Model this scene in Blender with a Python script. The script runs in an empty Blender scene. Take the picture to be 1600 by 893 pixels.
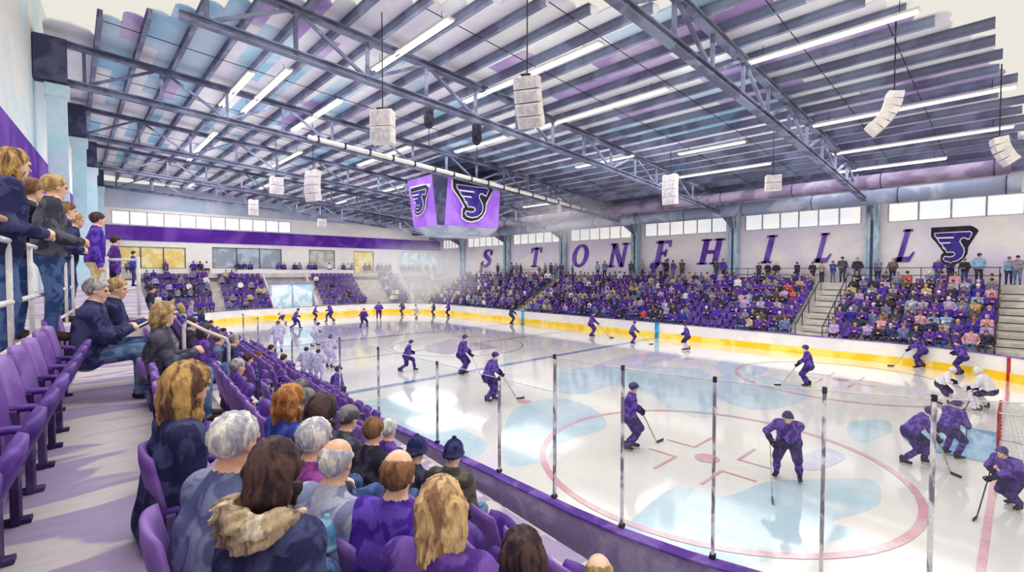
import bpy, math, random
import numpy as np
from mathutils import Vector, Matrix
RND = random.Random(11)
SC = bpy.context.scene
COL = SC.collection
PI = math.pi

# ------------------------------------------------------------------ camera maths (frame 1600 x 893)
VL, VR, HORIZON = 110.0, 1600.0, 424.0
FOC = math.sqrt((800 - VL) * (VR - 800))
YAW = math.atan((800 - VL) / FOC)
PIT = math.atan((446.5 - HORIZON) / FOC)
EYE = 5.2
CAM = np.array([0, 0, EYE])
DH = np.array([math.sin(YAW), math.cos(YAW), 0.0])
RT = np.array([math.cos(YAW), -math.sin(YAW), 0.0])
FW = DH * math.cos(PIT) - np.array([0, 0, math.sin(PIT)])
UP = np.array([0, 0, math.cos(PIT)]) + DH * math.sin(PIT)

def ray(x, y): return FW + RT * (x - 800) / FOC - UP * (y - 446.5) / FOC
def at_z(x, y, z=0.0): q = ray(x, y); return CAM + q * ((z - EYE) / q[2])
def at_x(x, y, X): q = ray(x, y); return CAM + q * (X / q[0])
def at_y(x, y, Y): q = ray(x, y); return CAM + q * (Y / q[1])
def at_d(x, y, D): return CAM + ray(x, y) * D
def proj(P):
    v = np.asarray(P, float) - CAM
    z = float(v @ FW)
    if z < 0.05: return (-9999.0, -9999.0, z)
    return (800 + FOC * float(v @ RT) / z, 446.5 - FOC * float(v @ UP) / z, z)
def in_frame(P, m=40):
    x, y, z = proj(P)
    return z > 0.05 and -m < x < 1600 + m and -m < y < 893 + m

cd = bpy.data.cameras.new('camera')
cam = bpy.data.objects.new('camera', cd)
COL.objects.link(cam)
cam.location = (0, 0, EYE)
cam.rotation_euler = (PI / 2 - PIT, 0, -YAW)
cd.sensor_width = 36
cd.lens = FOC * 36 / 1600
cd.clip_start = 0.05
cd.clip_end = 400
SC.camera = cam
SC.view_settings.view_transform = 'Standard'
SC.view_settings.look = 'None'
SC.view_settings.gamma = 1
SC.view_settings.use_curve_mapping = False
SC.view_settings.exposure = 0.0
try:
    SC.cycles.use_denoising = True
    SC.cycles.max_bounces = 7
    SC.cycles.diffuse_bounces = 4
    SC.cycles.transparent_max_bounces = 64
    SC.cycles.caustics_reflective = False
    SC.cycles.caustics_refractive = False
except Exception:
    pass

# ------------------------------------------------------------------ materials
def lin(c):
    o = []
    for v in c[:3]:
        v = v / 255.0
        o.append(v / 12.92 if v <= 0.04045 else ((v + 0.055) / 1.055) ** 2.4)
    return (o[0], o[1], o[2], 1.0)

MATS = {}
def mat(name, c, c2=None, sc=1.6, rough=0.75, spec=0.15, stretch=None, lo=0.42, hi=0.6, grain=0.10, emit=0.0, metal=0.0, coat=0.0):
    """watercolour-like pigment: two tones pooled by noise, plus a fine granulation"""
    key = name
    if key in MATS: return MATS[key]
    m = bpy.data.materials.new(name)
    m.use_nodes = True
    nt = m.node_tree; N = nt.nodes; L = nt.links
    b = N['Principled BSDF']
    b.inputs['Roughness'].default_value = rough
    b.inputs['Specular IOR Level'].default_value = spec
    b.inputs['Metallic'].default_value = metal
    if c2 is None:
        c2 = tuple(min(255, v * 1.16 + 14) for v in c)
    tc = N.new('ShaderNodeTexCoord')
    oi = N.new('ShaderNodeObjectInfo')
    mul = N.new('ShaderNodeMath'); mul.operation = 'MULTIPLY'; mul.inputs[1].default_value = 57.0
    L.new(oi.outputs['Random'], mul.inputs[0])
    add = N.new('ShaderNodeVectorMath'); add.operation = 'ADD'
    L.new(tc.outputs['Object'], add.inputs[0]); L.new(mul.outputs[0], add.inputs[1])
    src = add.outputs[0]
    if stretch:
        mp = N.new('ShaderNodeMapping'); mp.inputs['Scale'].default_value = stretch
        L.new(src, mp.inputs[0]); src = mp.outputs[0]
    n1 = N.new('ShaderNodeTexNoise'); n1.inputs['Scale'].default_value = sc; n1.inputs['Detail'].default_value = 2.5; n1.inputs['Distortion'].default_value = 0.8
    L.new(src, n1.inputs['Vector'])
    mr = N.new('ShaderNodeMapRange'); mr.interpolation_type = 'SMOOTHSTEP'
    mr.inputs['From Min'].default_value = lo; mr.inputs['From Max'].default_value = hi
    L.new(n1.outputs['Fac'], mr.inputs['Value'])
    mx = N.new('ShaderNodeMix'); mx.data_type = 'RGBA'
    mx.inputs[6].default_value = lin(c); mx.inputs[7].default_value = lin(c2)
    L.new(mr.outputs[0], mx.inputs[0])
    out = mx.outputs[2]
    if grain:
        n2 = N.new('ShaderNodeTexNoise'); n2.inputs['Scale'].default_value = sc * 9; n2.inputs['Detail'].default_value = 2
        L.new(src, n2.inputs['Vector'])
        m2 = N.new('ShaderNodeMapRange'); m2.inputs['From Min'].default_value = 0.3; m2.inputs['From Max'].default_value = 0.7
        m2.inputs['To Min'].default_value = 1 - grain; m2.inputs['To Max'].default_value = 1 + grain
        L.new(n2.outputs['Fac'], m2.inputs['Value'])
        vm = N.new('ShaderNodeVectorMath'); vm.operation = 'SCALE'
        L.new(out, vm.inputs[0]); L.new(m2.outputs[0], vm.inputs['Scale'])
        out = vm.outputs[0]
    L.new(out, b.inputs['Base Color'])
    if coat:
        b.inputs['Coat Weight'].default_value = 1.0; b.inputs['Coat Roughness'].default_value = .06; b.inputs['Coat IOR'].default_value = coat
    if emit:
        L.new(out, b.inputs['Emission Color'])
        b.inputs['Emission Strength'].default_value = emit
    MATS[key] = m
    return m

def glass_mat(name, tint=(250, 251, 252), refl=0.03):
    m = bpy.data.materials.new(name); m.use_nodes = True
    nt = m.node_tree; N = nt.nodes; L = nt.links
    N.remove(N['Principled BSDF'])
    t = N.new('ShaderNodeBsdfTransparent'); t.inputs[0].default_value = lin(tint)
    g = N.new('ShaderNodeBsdfGlossy'); g.inputs['Roughness'].default_value = 0.03
    ms = N.new('ShaderNodeMixShader')
    ms.inputs[0].default_value = refl; L.new(t.outputs[0], ms.inputs[1]); L.new(g.outputs[0], ms.inputs[2])
    L.new(ms.outputs[0], N['Material Output'].inputs[0])
    MATS[name] = m
    return m

# ------------------------------------------------------------------ mesh builder
class MB:
    def __init__(s): s.v = []; s.f = []; s.m = []
    def add(s, vs, fs, mi=0):
        o = len(s.v)
        s.v.extend([tuple(map(float, p)) for p in vs])
        for f in fs:
            s.f.append(tuple(o + i for i in f)); s.m.append(mi)
        return s
    def box(s, c, d, mi=0, rz=0.0):
        cx, cy, cz = c; x, y, z = d[0] / 2, d[1] / 2, d[2] / 2
        ca, sa = math.cos(rz), math.sin(rz)
        vs = []
        for k in (-z, z):
            for i, j in ((-x, -y), (x, -y), (x, y), (-x, y)):
                vs.append((cx + i * ca - j * sa, cy + i * sa + j * ca, cz + k))
        return s.add(vs, [(3, 2, 1, 0), (4, 5, 6, 7), (0, 1, 5, 4), (1, 2, 6, 5), (2, 3, 7, 6), (3, 0, 4, 7)], mi)
    def hexa(s, b, t, mi=0):
        return s.add(list(b) + list(t), [(3, 2, 1, 0), (4, 5, 6, 7), (0, 1, 5, 4), (1, 2, 6, 5), (2, 3, 7, 6), (3, 0, 4, 7)], mi)
    def bar(s, a, b, w, h, mi=0, up=(0, 0, 1)):
        a = np.array(a, float); b = np.array(b, float); d = b - a; d /= np.linalg.norm(d)
        u = np.array(up, float)
        if abs(u @ d) > 0.98: u = np.array([0, 1.0, 0]) if abs(d[1]) < .9 else np.array([1.0, 0, 0])
        x = np.cross(d, u); x /= np.linalg.norm(x); y = np.cross(x, d)
        q = lambda p: [p - x * w / 2 - y * h / 2, p + x * w / 2 - y * h / 2, p + x * w / 2 + y * h / 2, p - x * w / 2 + y * h / 2]
        A, B = q(a), q(b)
        return s.add(A + B, [(0, 1, 2, 3), (7, 6, 5, 4), (4, 5, 1, 0), (5, 6, 2, 1), (6, 7, 3, 2), (7, 4, 0, 3)], mi)
    def ibeam(s, a, b, w, h, t=0.03, mi=0):
        a = np.array(a, float); b = np.array(b, float); z = np.array([0, 0, 1.0])
        s.bar(a + z * (h / 2 - t / 2), b + z * (h / 2 - t / 2), w, t, mi)
        s.bar(a - z * (h / 2 - t / 2), b - z * (h / 2 - t / 2), w, t, mi)
        return s.bar(a, b, t * 1.2, h - 2 * t, mi)
    def tube(s, pts, r, n=8, mi=0, closed=False):
        P = [np.array(p, float) for p in pts]
        rs = r if isinstance(r, (list, tuple)) else [r] * len(P)
        o = len(s.v); prev = None; k = len(P)
        for i, p in enumerate(P):
            if closed: d = P[(i + 1) % k] - P[i - 1]
            else: d = P[min(i + 1, k - 1)] - P[max(i - 1, 0)]
            d = d / (np.linalg.norm(d) + 1e-9)
            if prev is None:
                u = np.array([0, 0, 1.0]) if abs(d[2]) < .9 else np.array([1.0, 0, 0])
            else: u = prev
            x = np.cross(d, u); x /= np.linalg.norm(x) + 1e-9; u = np.cross(x, d); prev = u
            for j in range(n):
                a = 2 * PI * j / n
                s.v.append(tuple(p + (x * math.cos(a) + u * math.sin(a)) * rs[i]))
        for i in range(k if closed else k - 1):
            a0 = o + i * n; b0 = o + ((i + 1) % k) * n
            for j in range(n):
                j2 = (j + 1) % n
                s.f.append((a0 + j, b0 + j, b0 + j2, a0 + j2)); s.m.append(mi)
        if not closed:
            s.f.append(tuple(o + j for j in range(n))); s.m.append(mi)
            s.f.append(tuple(o + (k - 1) * n + j for j in reversed(range(n)))); s.m.append(mi)
        return s
    def prism(s, poly, O, ux, uy, depth, mi=0, off=0.0):
        """2-D polygon in the frame (O, ux, uy), thickened along ux x uy"""
        O = np.array(O, float); ux = np.array(ux, float); uy = np.array(uy, float)
        n = np.cross(ux, uy); n /= np.linalg.norm(n)
        A = [O + ux * p[0] + uy * p[1] + n * off for p in poly]
        B = [q + n * depth for q in A]
        k = len(A)
        ar = sum(poly[i][0] * poly[(i + 1) % k][1] - poly[(i + 1) % k][0] * poly[i][1] for i in range(k))
        idx = list(range(k)); 
        fs = [tuple(reversed(idx)), tuple(k + i for i in idx)] + [(i, (i + 1) % k, k + (i + 1) % k, k + i) for i in idx]
        if ar < 0: fs = [tuple(reversed(f)) for f in fs]
        return s.add(A + B, fs, mi)
    def flat(s, poly, z, mi=0):
        k = len(poly)
        ar = sum(poly[i][0] * poly[(i + 1) % k][1] - poly[(i + 1) % k][0] * poly[i][1] for i in range(k))
        ids = tuple(range(k)) if ar > 0 else tuple(reversed(range(k)))
        return s.add([(p[0], p[1], z) for p in poly], [ids], mi)
    def ring(s, c, r0, r1, z, a0=0, a1=2 * PI, n=64, mi=0):
        vs = []; fs = []
        for i in range(n + 1):
            a = a0 + (a1 - a0) * i / n
            vs.append((c[0] + r0 * math.cos(a), c[1] + r0 * math.sin(a), z)); vs.append((c[0] + r1 * math.cos(a), c[1] + r1 * math.sin(a), z))
        for i in range(n): fs.append((2 * i, 2 * i + 1, 2 * i + 3, 2 * i + 2))
        return s.add(vs, fs, mi)
    def panel(s, w, h, t, M, mi=0, n=8, curve=0.03, taper=0.0, sq=0.22):
        """padded rounded panel, w x h, thickness t, in the frame of the 4x4 matrix M (x = thickness, y = width, z = height)"""
        vs = []; fs = []
        for side in (0, 1):
            for i in range(n + 1):
                for j in range(n + 1):
                    u = -1 + 2 * i / n; v = -1 + 2 * j / n
                    yy = u * math.sqrt(1 - v * v * sq) * w / 2 * (1 - taper * (v * .5 + .5)); zz = v * math.sqrt(1 - u * u * sq) * h / 2
                    e = max(abs(u), abs(v)) ** 6
                    xx = curve * u * u + (t / 2 * (1 - .6 * e)) * (1 if side else -1)
                    vs.append(M @ Vector((xx, yy, zz)))
        N = n + 1; o = N * N
        for i in range(n):
            for j in range(n):
                a = i * N + j
                fs.append((a, a + 1, a + N + 1, a + N)); fs.append((o + a + N, o + a + N + 1, o + a + 1, o + a))
        rim = [i * N for i in range(n)] + [n * N + j for j in range(n)] + [i * N + n for i in range(n, 0, -1)] + [j for j in range(n, 0, -1)]
        k = len(rim)
        for i in range(k):
            a, b = rim[i], rim[(i + 1) % k]
            fs.append((a, b, o + b, o + a))
        return s.add(vs, fs, mi)
    def mesh(s, name, mats, smooth=False):
        me = bpy.data.meshes.new(name)
        me.from_pydata(s.v, [], s.f)
        for m in mats: me.materials.append(m)
        me.polygons.foreach_set('material_index', s.m)
        if smooth: me.polygons.foreach_set('use_smooth', [True] * len(s.f))
        me.update()
        return me
    def build(s, name, mats, parent=None, smooth=False, bevel=0.0, **kw):
        if not isinstance(mats, (list, tuple)): mats = [mats]
        o = bpy.data.objects.new(name, s.mesh(name, mats, smooth))
        return link(o, parent, bevel=bevel, **kw)

def link(o, parent=None, loc=None, rz=None, label=None, cat=None, group=None, kind=None, bevel=0.0):
    COL.objects.link(o)
    if parent is not None: o.parent = parent
    if loc is not None: o.location = tuple(map(float, loc))
    if rz is not None: o.rotation_euler = (0, 0, rz)
    if label: o['label'] = label
    if cat: o['category'] = cat
    if group: o['group'] = group
    if kind: o['kind'] = kind
    if bevel:
        b = o.modifiers.new('bevel', 'BEVEL'); b.width = bevel; b.segments = 2; b.limit_method = 'ANGLE'
    return o

def thing(name, label, cat, loc=(0, 0, 0), rz=0.0, group=None, scale=1.0):
    o = bpy.data.objects.new(name, None)
    o.empty_display_size = 0.2
    link(o, None, loc, rz, label, cat, group)
    o.scale = (scale, scale, scale)
    return o

def dup(root, loc, rz, label=None, group=None, scale=None):
    r = root.copy(); COL.objects.link(r); r.location = tuple(map(float, loc)); r.rotation_euler = (0, 0, rz)
    if label: r['label'] = label
    if group: r['group'] = group
    if scale: r.scale = (scale,) * 3
    for ch in list(root.children):
        c = ch.copy(); COL.objects.link(c); c.parent = r
        for g in list(ch.children):
            d = g.copy(); COL.objects.link(d); d.parent = c
    return r

ORD = ['zeroth', 'first', 'second', 'third', 'fourth', 'fifth', 'sixth', 'seventh', 'eighth', 'ninth', 'tenth', 'eleventh', 'twelfth', 'thirteenth', 'fourteenth', 'fifteenth', 'sixteenth', 'seventeenth', 'eighteenth', 'nineteenth']
TENS = {2: 'twent', 3: 'thirt', 4: 'fort', 5: 'fift', 6: 'sixt', 7: 'sevent', 8: 'eight', 9: 'ninet'}
def ordn(n):
    if n < 20: return ORD[n]
    t, u = divmod(n, 10)
    return TENS[t] + ('ieth' if u == 0 else 'y-' + ORD[u])

def smooth_loop(pts, n=5):
    out = []; k = len(pts)
    for i in range(k):
        p0, p1, p2, p3 = (np.array(pts[(i + j) % k], float) for j in (-1, 0, 1, 2))
        for s in range(n):
            t = s / n
            out.append(tuple(0.5 * ((2 * p1) + (-p0 + p2) * t + (2 * p0 - 5 * p1 + 4 * p2 - p3) * t * t + (-p0 + 3 * p1 - 3 * p2 + p3) * t ** 3)))
    return out

# ------------------------------------------------------------------ organic surfaces (signed distance field -> surface nets)
def V(*a): return np.array(a, float)
def cone(a, b, ra, rb, l=0, k=0.03): return ('c', np.array(a, float), np.array(b, float), ra, rb, l, k)
def ell(c, r, l=0, R=None, k=0.02): return ('e', np.array(c, float), np.array(r, float), R, 0, l, k)

def prim_d(p, X):
    if p[0] == 'c':
        a, b, ra, rb = p[1:5]; ba = b - a
        t = np.clip(((X - a) @ ba) / (ba @ ba + 1e-12), 0, 1)
        return np.linalg.norm(X - a - t[..., None] * ba, axis=-1) - (ra + (rb - ra) * t)
    Y = X - p[1]
    if p[3] is not None: Y = Y @ p[3]
    q = Y / p[2]; k0 = np.linalg.norm(q, axis=-1); k1 = np.linalg.norm(q / p[2], axis=-1)
    return np.where(k1 > 1e-6, k0 * (k0 - 1) / np.maximum(k1, 1e-6), -np.min(p[2]))

def prim_box(p):
    if p[0] == 'c':
        r = max(p[3], p[4]); return np.minimum(p[1], p[2]) - r, np.maximum(p[1], p[2]) + r
    r = p[2] if p[3] is None else np.full(3, np.max(p[2]))
    return p[1] - r, p[1] + r

def sdf_mesh(name, prims, h, mats, post=None, smooth=True):
    lo = np.min([prim_box(p)[0] for p in prims], axis=0) - 3 * h
    hi = np.max([prim_box(p)[1] for p in prims], axis=0) + 3 * h
    n = np.ceil((hi - lo) / h).astype(int) + 1
    ax = [lo[i] + h * np.arange(n[i]) for i in range(3)]
    F = np.full(n, 1e3)
    for p in prims:
        a, b = prim_box(p); m = p[6] + 2.5 * h
        i0 = np.maximum(np.floor((a - m - lo) / h).astype(int), 0); i1 = np.minimum(np.ceil((b + m - lo) / h).astype(int) + 1, n)
        sl = tuple(slice(i0[i], i1[i]) for i in range(3))
        X = np.stack(np.meshgrid(*(ax[i][sl[i]] for i in range(3)), indexing='ij'), -1)
        d = prim_d(p, X); f = F[sl]; k = p[6]
        hh = np.clip(0.5 + 0.5 * (f - d) / k, 0, 1)
        F[sl] = f * (1 - hh) + d * hh - k * hh * (1 - hh)
    if post is not None:
        X = np.stack(np.meshgrid(*ax, indexing='ij'), -1)
        F = post(X, F)
    S = F < 0
    c = [S[i:n[0] - 1 + i, j:n[1] - 1 + j, k:n[2] - 1 + k] for i in (0, 1) for j in (0, 1) for k in (0, 1)]
    cnt = sum(x.astype(np.int8) for x in c)
    act = (cnt > 0) & (cnt < 8)
    idx = np.full(act.shape, -1); ids = np.argwhere(act); idx[act] = np.arange(len(ids))
    acc = np.zeros((len(ids), 3)); w = np.zeros(len(ids))
    g = lambda o: F[ids[:, 0] + o[0], ids[:, 1] + o[1], ids[:, 2] + o[2]]
    corners = [(i, j, k) for i in (0, 1) for j in (0, 1) for k in (0, 1)]
    vals = {o: g(o) for o in corners}
    for o in corners:
        for d in range(3):
            if o[d] == 0:
                q = list(o); q[d] = 1; q = tuple(q)
                a, b = vals[o], vals[q]; s = (a < 0) != (b < 0)
                t = np.where(s, a / np.where(s, a - b, 1), 0)
                pt = np.array(o, float)[None].repeat(len(ids), 0); pt[:, d] = t
                acc[s] += pt[s]; w[s] += 1
    vert = lo + h * (ids + acc / np.maximum(w, 1)[:, None])
    faces = []
    for d in range(3):
        e1, e2 = (d + 1) % 3, (d + 2) % 3
        A = S.copy(); sl0 = [slice(None)] * 3; sl1 = [slice(None)] * 3
        sl0[d] = slice(0, n[d] - 1); sl1[d] = slice(1, n[d])
        ch = S[tuple(sl0)] != S[tuple(sl1)]
        E = np.argwhere(ch)
        E = E[(E[:, e1] > 0) & (E[:, e2] > 0) & (E[:, e1] < n[e1] - 1) & (E[:, e2] < n[e2] - 1)]
        inside = S[E[:, 0], E[:, 1], E[:, 2]]
        def cell(da, db):
            q = E.copy(); q[:, e1] += da; q[:, e2] += db
            return idx[q[:, 0], q[:, 1], q[:, 2]]
        Q = np.stack([cell(-1, -1), cell(0, -1), cell(0, 0), cell(-1, 0)], 1)
        Q[~inside] = Q[~inside][:, ::-1]
        faces.append(Q)
    Q = np.concatenate(faces)
    Q = Q[(Q >= 0).all(1)]
    ctr = vert[Q].mean(1)
    best = np.full(len(Q), 1e9); lab = np.zeros(len(Q), int)
    for p in prims:
        dd = prim_d(p, ctr)
        u = dd < best; best[u] = dd[u]; lab[u] = p[5]
    me = bpy.data.meshes.new(name)
    me.vertices.add(len(vert)); me.vertices.foreach_set('co', vert.ravel())
    me.loops.add(Q.size); me.loops.foreach_set('vertex_index', Q.ravel().astype(np.int32))
    me.polygons.add(len(Q)); me.polygons.foreach_set('loop_start', np.arange(0, Q.size, 4, dtype=np.int32))
    for m in mats: me.materials.append(m)
    me.polygons.foreach_set('material_index', lab.astype(np.int32))
    me.polygons.foreach_set('use_smooth', np.full(len(Q), smooth))
    me.update(calc_edges=True); me.validate()
    return me
# ------------------------------------------------------------------ figures
def rotz(a): return np.array([[math.cos(a), -math.sin(a), 0], [math.sin(a), math.cos(a), 0], [0, 0, 1]])
def roty(a): return np.array([[math.cos(a), 0, math.sin(a)], [0, 1, 0], [-math.sin(a), 0, math.cos(a)]])   # positive: nods forward
def rotx(a): return np.array([[1, 0, 0], [0, math.cos(a), -math.sin(a)], [0, math.sin(a), math.cos(a)]])

SKIN, TOP, LEGS, SHOE, EYEC, LIP, GLOVE, SOCK = range(8)

def head_prims(c, R, s=1.0, fine=True):
    q = lambda x, y, z: c + R @ (V(x, y, z) * s)
    P = [ell(q(-.012, 0, .03), V(.098, .078, .095) * s, SKIN, R), ell(q(.02, 0, -.03), V(.07, .06, .085) * s, SKIN, R), cone(q(.05, 0, -.085), q(.06, 0, -.1), .03 * s, .024 * s, SKIN)]
    if fine:
        P += [cone(q(.085, 0, .0), q(.108, 0, -.034), .009 * s, .014 * s, SKIN, .01)]
        for y in (-1, 1):
            P += [ell(q(-.005, y * .079, -.012), V(.02, .011, .032) * s, SKIN, R, .008), ell(q(.081, y * .032, .004), V(.012, .015, .008) * s, EYEC, R, .004)]
        P += [cone(q(.08, -.042, .022), q(.08, .042, .022), .013 * s, .013 * s, SKIN, .015), cone(q(.082, -.02, -.062), q(.082, .02, -.062), .009 * s, .009 * s, LIP, .006)]
    else:
        P += [cone(q(.09, 0, .0), q(.108, 0, -.03), .012 * s, .014 * s, SKIN, .01)]
    return P

def ik(a, c, l1, l2, pole):
    a = np.array(a, float); c = np.array(c, float); d = c - a; L = np.linalg.norm(d)
    if L > (l1 + l2) * .995: c = a + d / L * (l1 + l2) * .995; d = c - a; L = np.linalg.norm(d)
    x = d / L; t = (l1 * l1 - l2 * l2 + L * L) / (2 * L); h = math.sqrt(max(l1 * l1 - t * t, 0))
    p = np.array(pole, float); p = p - x * (p @ x); p /= np.linalg.norm(p) + 1e-9
    return a + x * t + p * h, c

def hand_prims(w, fwd, palm, side, l=SKIN, s=1.0, curl=.6):
    """palm, four bent fingers and a thumb leaving the side of the palm"""
    f = fwd / (np.linalg.norm(fwd) + 1e-9); n = palm - f * (palm @ f); n /= np.linalg.norm(n) + 1e-9
    a = np.cross(n, f) * side
    P = [cone(w, w + f * .05 * s, .026 * s, .03 * s, l), cone(w + f * .05 * s - a * .022 * s, w + f * .07 * s + a * .022 * s, .02 * s, .02 * s, l)]
    for i, ln in enumerate((.066, .078, .072, .056)):
        o = w + f * .078 * s + a * (.034 - .0225 * i) * s
        m = o + (f * math.cos(curl) + n * math.sin(curl)) * ln * .5 * s
        e = m + (f * math.cos(curl * 2.2) + n * math.sin(curl * 2.2)) * ln * .5 * s
        P += [cone(o, m, .0105 * s, .0095 * s, l, .004), cone(m, e, .0095 * s, .008 * s, l, .004)]
    t0 = w + f * .03 * s + a * .028 * s; t1 = t0 + (f * .6 + a * .6 + n * .3) * .04 * s
    P += [cone(t0, t1, .014 * s, .011 * s, l, .006), cone(t1, t1 + (f + n * .5) * .03 * s, .011 * s, .009 * s, l, .004)]
    return P

def figure(J, b=1.0, fine=True, sleeve=TOP, hand=SKIN, collar=True, sock=False, legw=1.0):
    """J: joints. one continuous body, labels per region"""
    pel, ch = J['pel'], J['chest']; P = []
    Lv = J['left']
    for s in (-1, 1):
        P += [cone(pel + Lv * .085 * s, ch + Lv * .095 * s, .122 * b, .118 * b, TOP, .05)]
        P += [cone(pel + Lv * .09 * s - (ch - pel) * .12, pel + Lv * .09 * s, .125 * legw, .115 * b, LEGS, .05)]
    P += [cone(J['shL'], J['shR'], .082 * b, .082 * b, TOP, .05), cone(J['shL'] * .3 + J['shR'] * .7, J['neck'], .075, .062, TOP, .05), cone(J['shL'] * .7 + J['shR'] * .3, J['neck'], .075, .062, TOP, .05)]
    P += [cone(J['neck'] - (J['head'] - J['neck']) * .2, J['head'], .052, .05, SKIN, .03)]
    P += head_prims(J['head'], J['hd'], 1.0, fine)
    for s in 'LR':
        sg = 1 if s == 'L' else -1
        P += [cone(J['sh' + s], J['el' + s], .07 * b, .056 * b, sleeve, .04), cone(J['el' + s], J['ha' + s], .056 * b, .04 * b, sleeve, .03)]
        f = J['ha' + s] - J['el' + s]; f = f / (np.linalg.norm(f) + 1e-9)
        w = J['ha' + s] + f * .01
        if hand == SKIN: P += hand_prims(w, J.get('hf' + s, f), J.get('hp' + s, V(0, -sg, -.3)), sg if 'hp' + s not in J else sg, SKIN, 1.0 if fine else 1.25)
        else:
            P += [cone(J['ha' + s] - f * .08, J['ha' + s], .055 * b, .06, GLOVE, .02)] + hand_prims(w, J.get('hf' + s, f), J.get('hp' + s, V(0, -sg, -.3)), sg, GLOVE, 1.55, .8)
        kn, an, hi = J['kn' + s], J['an' + s], J['hi' + s]
        P += [cone(hi, kn, .098 * legw, .07 * legw, LEGS, .04)]
        if sock: P += [cone(kn, kn * .35 + an * .65, .078, .082, SOCK, .03), cone(kn * .35 + an * .65, an, .08, .06, SOCK, .03)]
        else:
            P += [cone(kn, an, .068 * legw, .052 * legw, LEGS, .03)]
            t = J['toe' + s]
            P += [cone(an + V(0, 0, -.03), t, .045, .036, SHOE, .02), cone(an + V(0, 0, -.03), an + (an - t) * V(.3, .3, 0) + V(0, 0, -.045), .045, .036, SHOE, .02)]
    return P

def joints_seated(lean=.12, yaw=0, hturn=0, hnod=0.05, arms='lap', feet=.46, htilt=0, asym=0.0):
    ca, sa = math.cos(lean), math.sin(lean)
    pel = V(.0, 0, .53); ch = pel + V(sa, 0, ca) * .34; nk = pel + V(sa, 0, ca) * .56
    hd = rotz(hturn) @ rotx(htilt) @ roty(hnod)
    head = nk + V(sa, 0, ca) * .1 + hd @ V(.025, 0, .055)
    J = dict(pel=pel, chest=ch, neck=nk, head=head, hd=hd, left=V(0, 1, 0))
    sh = pel + V(sa, 0, ca) * .47
    for s, sg in (('L', 1), ('R', -1)):
        J['sh' + s] = sh + V(0, .185 * sg, 0)
        if arms == 'lap': h = V(.27, .07 * sg, .63)
        elif arms == 'hold': h = V(.36, .06 * sg, .80)
        elif arms == 'side': h = V(.16, .26 * sg, .58)
        elif arms == 'cross': h = V(.2, -.1 * sg, .82)
        else: h = V(.3, .1 * sg, .66)
        J['el' + s], J['ha' + s] = ik(J['sh' + s], h, .30, .27, (-.5, .6 * sg, -.5))
        J['hi' + s] = pel + V(.02, .095 * sg, -.02)
        fx = feet + asym * sg
        J['an' + s] = V(fx, .13 * sg, .09)
        J['kn' + s], J['an' + s] = ik(J['hi' + s], J['an' + s], .45, .44, (.6, .1 * sg, 1))
        J['toe' + s] = J['an' + s] + V(.15, .03 * sg, -.055)
    return J

def joints_standing(lean=.03, hturn=0, hnod=.0, arms='down', spread=.11, fwd=0.0):
    ca, sa = math.cos(lean), math.sin(lean)
    pel = V(0, 0, .97); ch = pel + V(sa, 0, ca) * .34; nk = pel + V(sa, 0, ca) * .54
    hd = rotz(hturn) @ roty(hnod)
    head = nk + V(sa, 0, ca) * .1 + hd @ V(.025, 0, .055)
    J = dict(pel=pel, chest=ch, neck=nk, head=head, hd=hd, left=V(0, 1, 0))
    sh = pel + V(sa, 0, ca) * .46
    for s, sg in (('L', 1), ('R', -1)):
        J['sh' + s] = sh + V(0, .19 * sg, 0)
        h = {'down': V(.06, .27 * sg, .86), 'pocket': V(.1, .2 * sg, .98), 'rail': V(.25, .13 * sg, 1.08), 'cross': V(.2, -.08 * sg, 1.22)}[arms]
        J['el' + s], J['ha' + s] = ik(J['sh' + s], h, .31, .28, (-.7, .6 * sg, -.2))
        J['hi' + s] = pel + V(0, .095 * sg, -.03)
        J['kn' + s], J['an' + s] = ik(J['hi' + s], V(fwd * sg, spread * sg, .09), .43, .425, (1, .1 * sg, 0))
        J['toe' + s] = J['an' + s] + V(.15, .03 * sg, -.055)
    return J

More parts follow.
